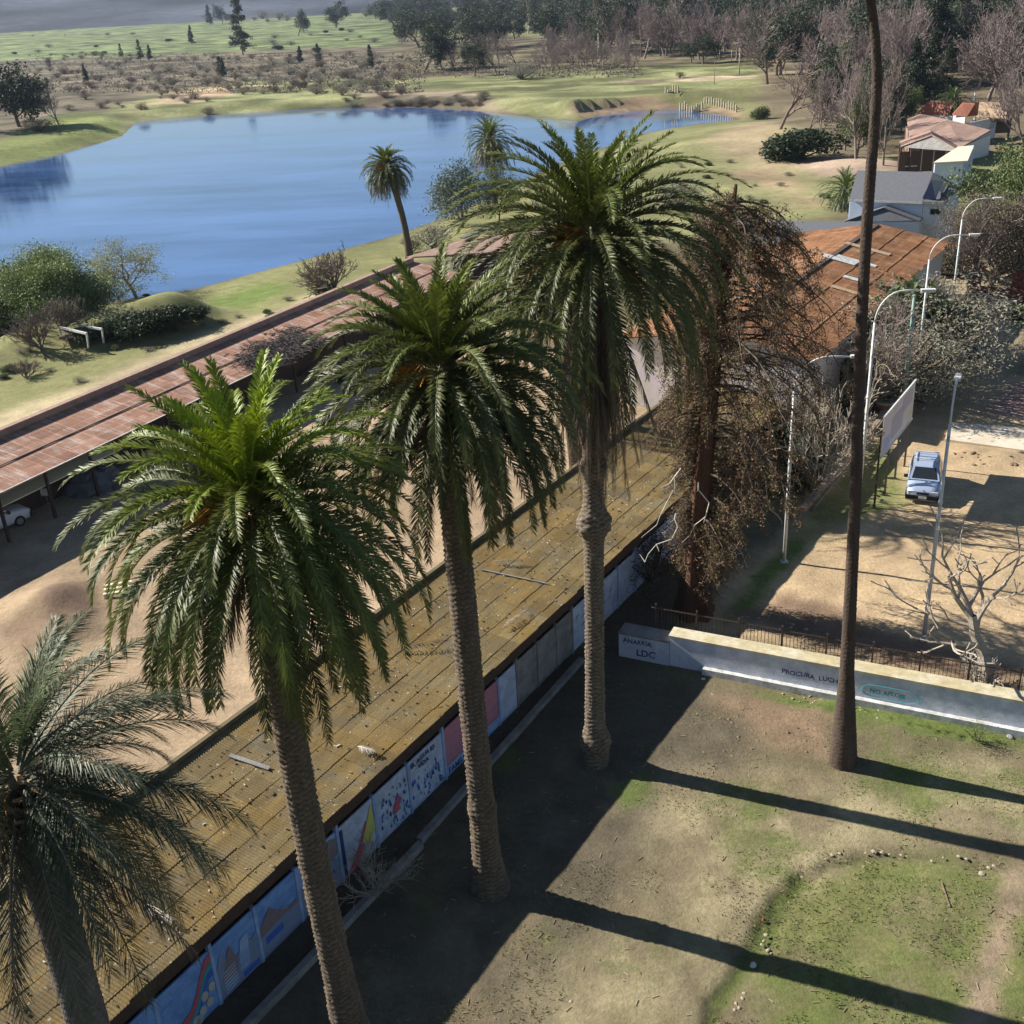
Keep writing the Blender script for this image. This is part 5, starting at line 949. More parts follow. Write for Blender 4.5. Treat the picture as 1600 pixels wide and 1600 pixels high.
    build(mb, 'roof_bars', M['galv'], t); mb = MB(); p = [w_(-1.62, -.55, 1.40), w_(-1.62, .55, 1.40), w_(-1.86, .6, 1.06), w_(-1.86, -.6, 1.06)]; mb.ply([q-X*.02 for q in p], -X, .01); build(mb, 'rear_window', M['window'], t)
    return t
fr_ = (P(1414, 786)+P(1466, 792))/2; hd_ = R(68)+math.pi
car(fr_-np.array([math.cos(hd_), math.sin(hd_), 0])*2.0, hd_, 'silver-blue estate car parked on the dirt in front of the billboard', M['carpaint'])
p = P(-14, 830); car(p, R(50), 'white car mostly outside the left edge, shaded by the rusty shed', M['carwhite'])
p = P(1493, 552); car(p, R(-35), 'blue-grey car in deep shade of the lane beyond the lamps', M['carpaint'])
p = P(1494, 425); car(p, R(60), 'small white car far up the shaded lane', M['carwhite'])

# ------------------------------------------------------------------ small yard things
p = P(185, 924); t = thing('wooden_pallet', 'pale yellow timber pallet frame lying on the dirt between the sheds', 'pallet', p)
a_ = nrm(np.array([1, .25, 0])); b2 = np.cross((0, 0, 1), a_)
for k in (-.5, 0, .5): mb = MB(); mb.box(p+b2*k*.9+(0, 0, .16), (1.25, .16, .12), (a_, b2, (0, 0, 1))); build(mb, 'board', M['pallet'], t)
for k in (-.5, .5): mb = MB(); mb.box(p+a_*k*1.05+(0, 0, .06), (.16, 1.15, .1), (a_, b2, (0, 0, 1))); build(mb, 'bearer', M['pallet'], t)
# white trestle frame beside the berm
c_ = G(128, 530); t = thing('trestle', 'white wooden frame with two rails under the willow', 'frame', c_)
for (x0, y0, x1, y1) in ((94, 514, 136, 524), (124, 511, 160, 517)):
    A_, B_ = P(x0, y0, 1.2), P(x1, y1, 1.2); gz = c_[2]; mb = MB(); mb.beam(A_+(0, 0, gz*.5), B_+(0, 0, gz*.5), .16, .16); build(mb, 'rail', M['paint_white'], t)
    for q_ in (A_, B_): mb = MB(); mb.beam(q_+(0, 0, gz*.5), (q_[0]-.1, q_[1], gz-.1), .12, .12); build(mb, 'leg', M['paint_white'], t)
mb = MB(); mb.box(c_+(0, 0, .35), (3.2, 1.4, .12)); build(mb, 'deck', M['wood'], t)
# tarps and junk under the rusty shed
def lump(name, label, cat, c_, size, m_, seed):
    rg = np.random.default_rng(seed); n_ = 14; V = []
    for i in range(9):
        f = i/8*math.pi/2
        for j in range(n_): a = j/n_*6.283; r_ = math.cos(f)*(1+.25*rg.normal(0, .5)); V.append((c_[0]+size[0]*r_*math.cos(a), c_[1]+size[1]*r_*math.sin(a), c_[2]+size[2]*(math.sin(f)+.06*rg.normal())))
    F = [(i*n_+j, i*n_+(j+1) % n_, (i+1)*n_+(j+1) % n_, (i+1)*n_+j) for i in range(8) for j in range(n_)]; mb = MB(); mb.add(V, F); tag(build(mb, name, m_), label, cat)
lump('tarpaulin', 'crumpled blue tarpaulin heap under the eave of the rusty shed', 'tarpaulin', P(310, 668, 1.0)-(0, 0, 1), (1.4, 1.1, 1.6), M['blueplastic'], 1)
lump('junk_heap', 'dark heap of junk in the shade beside the rusty shed', 'heap', P(140, 765, 0), (1.6, 1.2, 1.1), M['asphalt_roof'], 2)
lump('junk_heap', 'smaller dark heap further left in the shed shade', 'heap', P(165, 745, 0), (.9, .9, .7), M['concrete'], 3)
p = P(76, 792); t = thing('notice_board', 'small pale square board standing in the shed shade at left', 'board', p); mb = MB(); mb.box(p+(0, 0, .9), (.5, .04, .42)); build(mb, 'panel', M['paint_white'], t); mb = MB(); mb.box(p+(0, .04, .4), (.06, .04, .9)); build(mb, 'post', M['wood'], t)
p = P(1180, 612); t = thing('play_frame', 'yellow boxy play frame seen through the brown conifer branches', 'play frame', p); mb = MB(); mb.box(p+(0, 0, .9), (2.0, 1.2, 1.6)); build(mb, 'body', M['yellowplastic'], t); mb = MB(); mb.box(p+(0, 0, 1.8), (2.3, 1.5, .12)); build(mb, 'top', M['tanroof'], t)
# log stakes on the far bank
for i, x in enumerate(np.linspace(1040, 1150, 30)):
    y = 149+((x-1040)/110)**2*20+random.uniform(-1, 1); b_ = G(x, y+6); t = MB(); t.tube([b_-(0, 0, .4), b_+(0, 0, 1.5+random.uniform(-.3, .3))], [.24, .2], 7); tag(build(t, 'log_stake', M['cream']), 'upright pale log stake in the row on the far lake bank', 'stake', 'log stakes on the far bank')
# roof litter on the mossy roof
def roofp(px, py):
    p = P(px, py, 3.6)
    for _ in range(5): v = float(p@VV); z = EZ+(RZ1-EZ)*(VE-v)/(VE-VP_)+.06; p = P(px, py, z)
    return p
def plank(a, b2, w__, label, m_='wood', h=.04):
    A_, B_ = roofp(*a), roofp(*b2); mb = MB(); mb.beam(A_, B_, w__, h); tag(build(mb, 'plank', M[m_]), label, 'plank')
plank((359, 1180), (421, 1201), .16, 'short grey plank lying across the sheets of the mossy roof', 'concrete')
plank((752, 890), (855, 912), .06, 'thin long grey lath on the mossy roof right of the third trunk', 'concrete')
def fallen_frond(px, py, az, Ln, label, c=(.42, .36, .27)):
    p = roofp(px, py)+(0, 0, .1); V, F, cc = fronds([(np.zeros(3), az, .12, .3, Ln, np.array(c), .2)], npair=26, leaf=.22, wleaf=.03, vee=.1, rach=.02, hang=.3, seed=int(px)); o = link('fallen_frond', rawmesh('fallen_frond', V, F, cc), M['palmleaf'], None, p); tag(o, label, 'palm frond')
fallen_frond(620, 1018, R(10), 1.9, 'dry palm frond lying on the mossy roof left of the third trunk', (.12, .1, .08)); fallen_frond(785, 985, R(50), 1.6, 'pale dry palm frond on the roof edge near the grey panels')
fallen_frond(232, 1418, R(-40), 1.0, 'bleached frond piece on the roof below the feathery palm', (.6, .55, .45)); fallen_frond(770, 880, R(-5), 1.2, 'grey withered frond beside the thin lath', (.2, .18, .14))
fallen_frond(560, 1170, R(-30), .6, 'small bleached frond tip near the eave by the second trunk', (.5, .46, .38))
rg = np.random.default_rng(17); mb = MB()
for i in range(620):
    u, f = rg.uniform(4, 45), rg.uniform(.02, .9); v = VE+(VP_-VE)*f; z = EZ+(RZ1-EZ)*f+.04; a = rg.uniform(0, 6.28); s_ = rg.uniform(.012, .042)*(1.8 if rg.random() < .06 else 1); c = np.array((.05, .035, .025)) if rg.random() < .72 else np.array((.5, .45, .36))
    d = UU*math.cos(a)+VV*math.sin(a); mb.beam(W(u, v, z)-d*s_, W(u, v, z)+d*s_, s_*.7, .03, c)
V = np.vstack(mb.v); M['litter'] = mat('litter', attr=True, rough=.9); o = build(mb, 'leaf_litter', M['litter']); tag(o, 'scattered dark and pale leaf bits over the mossy roof', 'leaf litter', kind='stuff')

# stones round the bed and rubble
def stone(name, px, py, s_, label, group=None, m_='stone', seed=0):
    rg = np.random.default_rng(seed+int(px*7+py)); p = G(px, py); s_ *= .72; n_ = 8
    prof_ = [(-.35, .5), (-.1, .95), (.25, .9), (.55, .5), (.65, .12)]; mb = MB(); V = []
    sx, sy, sz = s_*rg.uniform(.8, 1.3), s_*rg.uniform(.6, 1.0), s_*rg.uniform(.55, .8); a0 = rg.uniform(0, 3)
    for z, r_ in prof_:
        for j in range(n_): a = j/n_*6.283; q_ = r_*rg.uniform(.82, 1.15); x, y = sx*q_*math.cos(a), sy*q_*math.sin(a); V.append((p[0]+x*math.cos(a0)-y*math.sin(a0), p[1]+x*math.sin(a0)+y*math.cos(a0), p[2]+sz*z))
    mb.add(V, [(i*n_+j, i*n_+(j+1) % n_, (i+1)*n_+(j+1) % n_, (i+1)*n_+j) for i in range(4) for j in range(n_)]+[tuple(32+j for j in range(n_))]); return tag(build(mb, name, M[m_], smooth=False), label, 'stone', group)
stone('boulder', 1534, 1365, .17, 'largest rounded boulder at the right end of the bed edging')
for px, py, s_ in ((1545, 1356, .1), (1553, 1353, .09), (1510, 1342, .09), (1498, 1338, .09), (1474, 1340, .06), (1456, 1345, .07), (1390, 1335, .1), (1378, 1332, .11), (1365, 1330, .11), (1353, 1333, .08), (1312, 1333, .09), (1300, 1336, .09), (1408, 1336, .08), (1290, 1342, .06), (1253, 1370, .05)): stone('edging_stone', px, py, s_, 'small pale stone set in the curved edging of the grass bed', 'stones edging the grass bed')
for px, py, s_ in ((1197, 1461, .1), (1194, 1470, .09), (1200, 1485, .12), (1205, 1490, .08), (1190, 1476, .07), (1160, 1560, .1), (1150, 1568, .09), (1155, 1575, .1), (1163, 1552, .08), (1148, 1578, .08)): stone('bed_rubble', px, py, s_, 'pale broken stone in a small heap on the left rim of the bed', 'rubble on the left rim of the bed')
stone('red_stone', 1192, 1437, .09, 'small red brick lump on the left rim of the bed', m_='brickred'); stone('white_stone', 1099, 1061, .13, 'bright white stone at the edge of the shade near the low wall', m_='paint_white')
stone('kerb_stone', 1177, 1508, .16, 'pale block half in the palm trunk shadow at the bed rim', m_='creampale'); stone('yard_stone', 892, 1565, .08, 'small pale square stone in the bottom yard')
stone('wall_stone', 1578, 1152, .25, 'grey rock beside the green weeds at the wall foot', m_='concrete'); stone('wall_stone', 1597, 1150, .25, 'grey rock at the right edge against the wall foot', m_='concrete')
for i in range(34):
    f = rng.uniform(); px, py = 1230+f*150+rng.normal(0, 8), 1082+f*28+abs(rng.normal(0, 8)); stone('wall_rubble', px, py, rng.uniform(.04, .1), 'small tan rubble piece along the foot of the low wall', 'rubble at the foot of the low wall')
for i in range(30): stone('clod', rng.uniform(1130, 1290), rng.uniform(1120, 1185), rng.uniform(.04, .1), 'brown clod of turned soil between the wall and the slim trunk', 'clods of turned soil in the yard', 'soil')
for i in range(26):
    px = rng.uniform(1140, 1260); stone('brick_rubble', px, 958+(px-1140)*.16+rng.uniform(0, 18), rng.uniform(.06, .15), 'tan brick rubble behind the railing near the grass patch', 'brick rubble behind the railing')
for i in range(16): stone('slab_rubble', rng.uniform(1490, 1600), rng.uniform(706, 728), rng.uniform(.1, .25), 'lump of dug earth along the front of the concrete slab', 'dug earth lumps before the slab', 'soil')
# twigs, tufts as stuff
def tri_noise():
    rg = np.random.default_rng(5); V = []; Cc = []; N_ = 26000
    xy = []
    while len(xy) < N_:
        px, py = rg.uniform(560, 1640), rg.uniform(1040, 1640); xy.append((px, py))
    pp = np.array([P(a, b2)[:2] for a, b2 in xy]); z = ground_h(pp[:, 0], pp[:, 1])
    # greener where the ground is meant to be grassy
    bed = np.array([P(a, b2)[:2] for a, b2 in [(1140, 1640), (1165, 1530), (1210, 1440), (1270, 1375), (1350, 1345), (1450, 1335), (1560, 1352), (1750, 1400), (1800, 1700)]]); ins = sdist(pp, bed) < 0
    nz = fbm(pp[:, 0], pp[:, 1], 1.6, 77, 3); sd_ = sdist(pp, bed); keep = nz > .45+.13*np.clip((sd_+2)/4, 0, 1); pp = pp[keep]; z = z[keep]; ins = ins[keep]; k = len(pp)
    h = rg.uniform(.02, .06, k)*np.where(ins, 1.2, 1); a = rg.uniform(0, 6.28, k); w2 = rg.uniform(.012, .03, k); dx = np.cos(a)*w2; dy = np.sin(a)*w2; lx, ly = rg.normal(0, .03, k), rg.normal(0, .03, k)
    V = np.stack([np.c_[pp[:, 0]-dx, pp[:, 1]-dy, z-.01], np.c_[pp[:, 0]+dx, pp[:, 1]+dy, z-.01], np.c_[pp[:, 0]+lx+dx*.2, pp[:, 1]+ly+dy*.2, z+h], np.c_[pp[:, 0]+lx-dx*.2, pp[:, 1]+ly-dy*.2, z+h]], 1).reshape(-1, 3)
    c = np.where(rg.uniform(0, 1, (k, 1)) < np.where(ins, .75, .5)[:, None], np.array((.13, .16, .045)), np.array((.27, .24, .12)))*rg.uniform(.7, 1.2, (k, 1))
    org = V.mean(0); o = link('grass_tufts', rawmesh('grass_tufts', V-org, np.arange(k*4).reshape(-1, 4), np.repeat(c, 4, axis=0)), M['leaf'], None, org); tag(o, 'short patchy grass tufts over the yard and the oval bed', 'grass', kind='stuff')
    mb = MB()
    for i in range(260):
        px, py = rg.uniform(600, 1600), rg.uniform(1060, 1600); p = G(px, py, .02); a = rg.uniform(0, 3.14); L_ = rg.uniform(.03, .12); d = np.array([math.cos(a), math.sin(a), 0])*L_; mb.beam(p-d, p+d, .014, .014, np.array((.34, .27, .19))*rg.uniform(.5, 1.3))
    tag(build(mb, 'twigs', M['litter']), 'thin dry twigs scattered over the yard ground', 'twigs', kind='stuff')
tri_noise()
mb = MB(); mb.beam(G(1471, 1380, .03), G(1484, 1418, .03), .03, .03); tag(build(mb, 'stick', M['wood']), 'long pale stick lying on the grass of the oval bed', 'stick')

# ------------------------------------------------------------------ vegetation, near to far
# dead brown conifer between the sheds
def dead_conifer():
    base = P(1085, 958); top = top_from(base, 1150, 288); rg = np.random.default_rng(101); t = thing('dead_conifer', 'tall half-dead brown conifer with red shaggy trunk at the end of the low wall', 'tree', base); H_ = top[2]-base[2]
    n_ = 14; segs = []; ax = lambda f: base+np.array([(top[0]-base[0])*f**1.6, (top[1]-base[1])*f**1.6, H_*f])
    mb = MB(); pts = [ax(f) for f in np.linspace(0, .5, 14)]; pts2_ = [ax(f) for f in np.linspace(.5, 1, 12)]
    # fluted buttressed trunk
    V = []; nn = 22; ks = 60
    for i in range(ks):
        f = i/(ks-1); c_ = ax(f); r_ = .46*(1-f)**.8+.05+.35*math.exp(-f*14)
        for j in range(nn): a = j/nn*6.283; q_ = r_*(1+.16*math.sin(a*5+f*3)+.10*math.sin(a*9-f*5)+rg.normal(0, .03)); V.append(c_+np.array([math.cos(a)*q_, math.sin(a)*q_, 0]))
    mb.add(V, [(i*nn+j, i*nn+(j+1) % nn, (i+1)*nn+(j+1) % nn, (i+1)*nn+j) for i in range(ks-1) for j in range(nn)]); build(mb, 'trunk', M['redbark'], t, True)
    sg = []; cs = []; pale = []
    for i in range(330):
        f = .10+.87*((i+.5)/330); c_ = ax(f); a = i*2.39996+rg.normal(0, .3); side = math.cos(a)
        L_ = (1.0+3.4*math.sin(math.pi*min(1, (1-f)*1.05+.08))**.8)*rg.uniform(.5, 1.1)*(1.25 if side > 0 else .55)
        if f < .42: L_ *= .72
        if f < .55 and math.sin(a) < -.15 and side < .25: continue
        k = 6; p = c_.copy(); el = rg.uniform(-.1, .35); prev = p
        for s_ in range(k):
            e = el-s_*.22; d = np.array([math.cos(a)*math.cos(e), math.sin(a)*math.cos(e), math.sin(e)])+rg.normal(0, .12, 3); q_ = prev+d*L_/k; r1_ = .05*(1-s_/k)+.012; sg.append((*prev, *q_, r1_, r1_*.8))
            if s_ >= 1 and rg.random() < (.95 if i % 5 else .12):
                for z_ in range(4):                       # foliage sprays hanging off the limb
                    h_ = q_+rg.normal(0, .22, 3); e_ = h_+d*rg.uniform(.1, .45)+np.array([rg.normal(0, .12), rg.normal(0, .12), -rg.uniform(.05, .38)]); sg.append((*q_, *h_, .014, .01)); sg.append((*h_, *e_, .012, .006))
                    for w_ in np.linspace(.15, 1, 3): cs.append(h_*(1-w_)+e_*w_)
            prev = q_
    V1, F1, c1 = tubes(sg, (.12, .085, .06)); V2, F2, c2 = leafcards(cs, 10, .09, .052, [(.085, .055, .032), (.25, .165, .09)], 4, asp=.38)
    hi = rg.random(len(cs)) < .16; c2 = c2.reshape(-1, 40, 3); c2[hi] = c2[hi]*np.array((.7, .95, .5)); c2 = c2.reshape(-1, 3)
    link('crown', rawmesh('dead_conifer_crown', np.vstack([V1, V2])-base, np.vstack([F1, F2+len(V1)]), np.vstack([c1, c2])), M['leaf'], t)
    for (px, py, d, z0) in ((1165, 560, 1, 0), (1105, 740, -1, 0), (1170, 720, 1, 0), (1195, 560, 1, 0), (1120, 820, 1, 0), (1050, 720, -1, 0), (1040, 790, -1, 0), (1130, 640, 1, 0)):
        sg = []; b_ = top_from(base, px, py); p = b_+(rg.normal(0, .3), -.8, 0); dd = nrm(np.array([d*.3, -.3, -1.0]))
        for s_ in range(6): q_ = p+(dd+rg.normal(0, .4, 3))*.4; sg.append((*p, *q_, .03-.003*s_, .027-.003*s_)); sg.append((*q_, *(q_+rg.normal(0, .3, 3)), .015, .006)); p = q_
        V1, F1, c1 = tubes(sg, (.5, .46, .4)); link('dead_branch', rawmesh('bleached_branch', V1-base, F1, c1), M['bark'], t)
dead_conifer()
o = place(BS[3], 1020, 905, 820, 'low brown-green conifer shoot between the knobbly palm and the red trunk', w_=1.1); 
# small bare bush at the painted fence
sb = mkbarebush('bare_sapling', 111, 5, 2.6, (.33, .29, .24), .011, .55, levels=3); b_ = W(19.6, -18.3, 0); place(sb, 0, 0, None, 'small bleached leafless bush leaning on the painted fence by the second trunk', base=b_, rz=.4, cat='bush'); sb.scale = (.75, .75, .85)
sb2 = mkbarebush('bare_limbed_tree', 217, 1, 7, (.36, .31, .25), .02, .75, levels=4, r0=.24, tf=.3, nb=(4, 3, 3, 2)); place(sb2, 1535, 1072, 815, 'bare pale-limbed tree rising behind the cream wall at right', rz=.8, cat='tree', w_=1.3)
sb3 = mkbarebush('bare_sapling', 114, 6, 1.5, (.45, .4, .34), .012, .6, levels=3); place(sb3, 1530, 1072, 1020, 'dense pale twiggy shrub at the foot of the bare tree', rz=2, cat='bush')
# twisted bare trees along the timber barrier
sb4 = mkbarebush('bare_sapling', 115, 3, 8, (.33, .28, .22), .025, .6, levels=4)
place(sb4, 1275, 780, 545, 'gnarled bare tree between the curved lamp and the slim trunk', rz=1, cat='tree', w_=.7); place(sb4, 1345, 650, 500, 'bare branching tree behind the slim trunk', rz=2.6, cat='tree', w_=.8)
place(BB[0], 1270, 690, 600, 'grey bare shrub tangled behind the timber barrier', rz=1.3, w_=.9);  place(BB[0], 1440, 625, 585, 'small bare shrub at the lamp foot by the shaded lane', rz=.1)
place(LB, 1385, 610, 470, 'grey-brown rounded shrub in front of the orange roof', w_=1.5); place(LB, 1440, 570, 430, 'larger grey twiggy shrub at the lane side below the orange roof', w_=1.5); place(BS[0], 1420, 560, 425, 'shrub with pale green top against the orange roof', w_=.9)
place(BA[0], 1360, 640, 430, 'grey leafless tree crossing the lower orange roof', w_=.6); place(BA[1], 1445, 560, 415, 'leafless tree beside the lane in front of the orange roof', w_=.7); place(BA[2], 1405, 590, 440, 'leafless tree between the two curved lamps', w_=.65)
place(BS[1], 1475, 430, 385, 'dark green bush at the corner of the orange-roofed building', w_=1.1); place(BS[1], 1215, 760, 700, 'dark green bush in the shade behind the near curved lamp', w_=1.4); place(BS[1], 1200, 730, 640, 'dark bush half hidden behind the brown conifer', w_=1.6)
# big mixed trees at the right edge
place(MG[0], 1550, 440, 200, 'big pale green tree beside the cream-roofed house', w_=.95, base=G(1562, 395)); place(BA[0], 1545, 455, 240, 'brown bare-crowned tree over the lane at right', w_=.8); place(BA[1], 1590, 450, 235, 'brown leafless tree at the right picture edge', w_=.85)
place(BA[2], 1525, 460, 290, 'dense brown twiggy tree behind the farthest lamp', w_=.8); place(BS[3], 1560, 440, 330, 'brown leafy thicket under the big pale green tree', w_=1.3)
BT = mk('brown_tree', 'tree', 131, 8, .22, leaf=dict(k=34, rad=.5, size=.09, cols=[(.10, .085, .06), (.23, .185, .13)], asp=.4), levels=3, nb=(7, 6, 5), spread=.7, trunk_frac=.25)
place(BT, 1528, 450, 285, 'brown-leaved tree directly right of the farthest lamp', w_=.75); place(BT, 1590, 455, 250, 'tall brown-leaved tree against the right picture edge', w_=.8); place(MG[1], 1600, 430, 215, 'grey-green tree behind the brown-leaved trees at the right edge', w_=.8)
wt = mkbush('pampas_grass', 117, [(.4, .4, .3), (.7, .7, .6)], .12, 120, asp=.25); place(wt, 1590, 455, 425, 'pale flowering clump behind the brick wall at right', w_=1.5, cat='bush')
hb = mkbush('clipped_hedge', 118, MD, .08, 700, rad=(1.8, .8, .5)); place(hb, 1600, 497, 478, 'low clipped hedge beside the white pipe barrier', cat='hedge')
# green weeds at the low wall
wd_ = mkbush('weed_clump', 119, [(.09, .14, .025), (.17, .24, .05)], .035, 260, rad=(1, .7, .7), stems=8, asp=.3)
place(wd_, 1526, 1158, 1125, 'bright green weed clump at the right foot of the low wall', cat='weeds')
for px, py, s_ in ((1500, 1150, .5), (1480, 1144, .35), (1450, 1138, .4), (1420, 1130, .3), (1390, 1122, .3), (1350, 1110, .3), (1560, 1160, .4), (1465, 1142, .4), (1435, 1134, .3)): o = place(wd_, px, py, None, 'low bright green weeds along the foot of the low wall', 'weeds along the foot of the low wall', cat='weeds'); o.scale = (s_*.7, s_*.5, s_*.3)
# near lake shore
wl_ = mk('willow_tree', 'tree', 121, 8, .3, leaf=dict(k=110, rad=.55, size=.10, cols=[(.09, .13, .045), (.24, .29, .10)], asp=.45), levels=3, nb=(9, 7, 6), spread=1.0, trunk_frac=.1, ratio=.72)
place(wl_, 95, 508, 374, 'round dense green willow on the near lake shore at left', w_=1.25); place(BB[0], 98, 515, 455, 'grey leafless shrub growing before the round willow', w_=1.0); place(BB[1], 65, 545, 480, 'dark tangled bare shrub left of the white trestle', w_=1.1)
yt = mk('umbrella_tree', 'tree', 122, 7, .22, barkcol=(.26, .22, .18), leaf=dict(k=46, rad=.42, size=.085, cols=YG, asp=.4, flat=.5), levels=3, nb=(7, 5, 4), spread=1.05, trunk_frac=.38, ratio=.72)
place(yt, 213, 464, 360, 'yellow-green spreading tree on top of the grassy berm', w_=1.35)
for i, (x_, y_, h_) in enumerate(((135, 535, 508), (165, 532, 500), (192, 528, 492), (218, 523, 484), (243, 518, 478), (266, 513, 474), (290, 506, 474), (312, 498, 476))): place(BS[1], x_, y_, h_, 'low dark green growth added in a row as shade on the grassy berm', 'dark growth added as shade along the berm', w_=(1.2, .8, 1.1, 1.5, .9, 1.3, .8, 1.1)[i])  # dark bushes added to stand for the shaded cut of the berm
place(BS[0], 272, 516, 482, 'small pale green shrub on the near side of the berm', w_=.7); place(wd_, 300, 480, 466, 'low green weed patch right of the berm', cat='weeds'); place(BB[0], 520, 455, 382, 'pale bare shrub on the shore by the rusty shed', w_=1.4); place(BS[0], 510, 462, 440, 'low green shrub at the foot of the pale bare shrub', w_=1.2)
place(BS[2], 678, 388, 345, 'grey-green bush on the shore right of the leaning palm', w_=1.2); place(BB[1], 640, 395, 365, 'small dry shrub beside the leaning palm foot', w_=.9)
av = mk('airy_tree', 'tree', 123, 7, .2, leaf=dict(k=40, rad=.5, size=.11, cols=[(.06, .085, .06), (.14, .17, .12)]), levels=3, nb=(6, 5, 4), spread=.95, trunk_frac=.15, ratio=.7)
place(av, 722, 355, 243, 'airy blue-green tree left of the bearded palm', w_=1.05); place(av, 780, 345, 250, 'grey airy tree wrapped round the bearded palm trunk', w_=.8); place(BA[0], 830, 330, 265, 'bare tree behind the tallest palm crown', w_=.8)
place(BS[2], 1060, 330, 270, 'grey shrub behind the right fronds of the tallest palm', w_=.9)
place(BB[1], 40, 590, 560, 'low scrubby plant on the near shore at the left', w_=1.4); place(BS[1], 8, 520, 400, 'dark tree foliage cut by the left edge at the near shore', w_=.7)
# off-picture tree whose bare shadow falls on the shore
place(BA[0], -130, 545, 330, 'leafless tree beyond the left edge casting its shadow on the shore track', w_=1.0)
# lake right bank
place(BS[1], 1250, 248, 196, 'broad dark green evergreen bush on the slope above the houses', w_=1.7); place(BS[1], 1225, 250, 215, 'smaller dark green bush joined to the broad evergreen bush', w_=1.2)
place(BA[0], 1219, 202, 45, 'big leafless tree with pale twisted limbs on the lake bank', w_=1.1); place(BS[0], 1186, 186, 165, 'small green bush at the corner of the lake', w_=1.0)
for i, (x, y, h) in enumerate(((1262, 215, 95), (1280, 225, 100), (1303, 240, 110), (1337, 250, 60), (1320, 235, 90), (1380, 258, 70), (1348, 230, 80))): place(BA[i % 3], x, y, h, ['slim leafless tree nearest the big twisted-limbed tree', 'second slim leafless tree of the grove, left of the evergreen crown', 'slim leafless tree right behind the broad evergreen bush', 'dark slim leafless tree left of the tall palm trunk', 'short slim leafless tree in the middle of the grove', 'slim leafless tree just right of the tall palm trunk', 'slim leafless tree hidden partly by the tall palm trunk'][i], 'slim leafless trees beside the pavilion', w_=.55)
place(MG[1], 1337, 248, 120, 'small leafy tree with dark trunk in front of the grove', w_=.8); place(EV[0], 1310, 200, 45, 'dark olive tree crown over the grove', w_=.9); place(EV[1], 1370, 215, 70, 'dark evergreen tree left of the pavilion roof', w_=.8); place(MG[0], 1408, 205, 130, 'leafy tree beside the terracotta roof', w_=.8); place(MG[1], 1300, 190, 60, 'green tree behind the big leafless tree', w_=.9)
place(CN[0], 1450, 172, 48, 'tall dark conifer behind the red-roofed house', w_=1.0); place(CN[1], 1425, 175, 60, 'second dark conifer left of the red-roofed house', w_=1.0); place(CN[0], 1475, 160, 70, 'dark conifer right behind the red-roofed house', w_=1.1)
place(BA[1], 1575, 215, 95, 'purple-grey leafless tree at right of the far houses', w_=.9); place(BA[2], 1600, 230, 100, 'leafless tree on the right edge near the far houses', w_=.9); place(BA[0], 1545, 210, 120, 'leafless tree at the right end of the tan veranda roof', w_=.7)
# beyond the lake, individually visible
place(EV[2], 664, 110, 22, 'dark round-topped oak standing alone on the far meadow edge', w_=1.15); place(EV[0], 690, 108, 45, 'dark oak right beside the lone round-topped oak', w_=1.0); place(EV[1], 742, 118, 50, 'dark evergreen leaning over the far bank scrub', w_=.9)
place(EV[2], 1098, 100, 50, 'dark round evergreen on the far lawn', w_=1.35); place(EV[1], 1080, 98, 58, 'lower dark evergreen at the lawn edge', w_=1.2); place(BS[2], 815, 124, 96, 'grey-green bush before the bare thicket', w_=1.3); place(BS[3], 1062, 122, 111, 'single dark bush on the far lawn', w_=1.2)
place(EV[0], 30, 198, 76, 'large dark evergreen tree at the left edge across the water', w_=1.3); place(EV[1], -12, 205, 80, 'dark evergreen cut by the left edge across the water', w_=1.2); place(BA[2], 92, 195, 122, 'leafless tree right of the large dark evergreen', w_=.9); place(BS[3], 60, 205, 185, 'brown thicket under the large dark evergreen', w_=2.5)
place(CN[0], 380, 86, -12, 'tall thin conifer on the far green field', w_=1.0); place(EV[2], 466, 56, 12, 'lone dark tree on the far green field', w_=.9); place(EV[0], 525, 44, -6, 'broad dark tree on the far green field', w_=1.3); place(EV[1], 348, 38, 2, 'dark tree at the back of the green field', w_=.9); place(CN[1], 328, 40, 8, 'dark conical tree left of the field-back tree', w_=1.0)
for i, (x, y, h) in enumerate(((220, 95, 62), (235, 95, 70), (345, 120, 88), (350, 122, 92), (190, 90, 68), (470, 100, 72), (498, 98, 68), (300, 70, 40), (580, 108, 70), (135, 130, 100))): place(CN[i % 2], x, y, h, 'thin dark young conifer in the scrub across the lake', 'young conifers in the far scrub', w_=1.0)
rg = np.random.default_rng(202)
for i in range(34): x = rg.uniform(700, 1010); y = rg.uniform(96, 116); place(BA[i % 3], x, y, y-rg.uniform(42, 70), 'purplish leafless tree in the far bank thicket, '+['left end', 'left centre', 'right centre', 'right end'][int((x-700)/77.6)]+['', ' towards the wood'][y < 106], 'leafless trees of the far bank thicket', w_=.9)
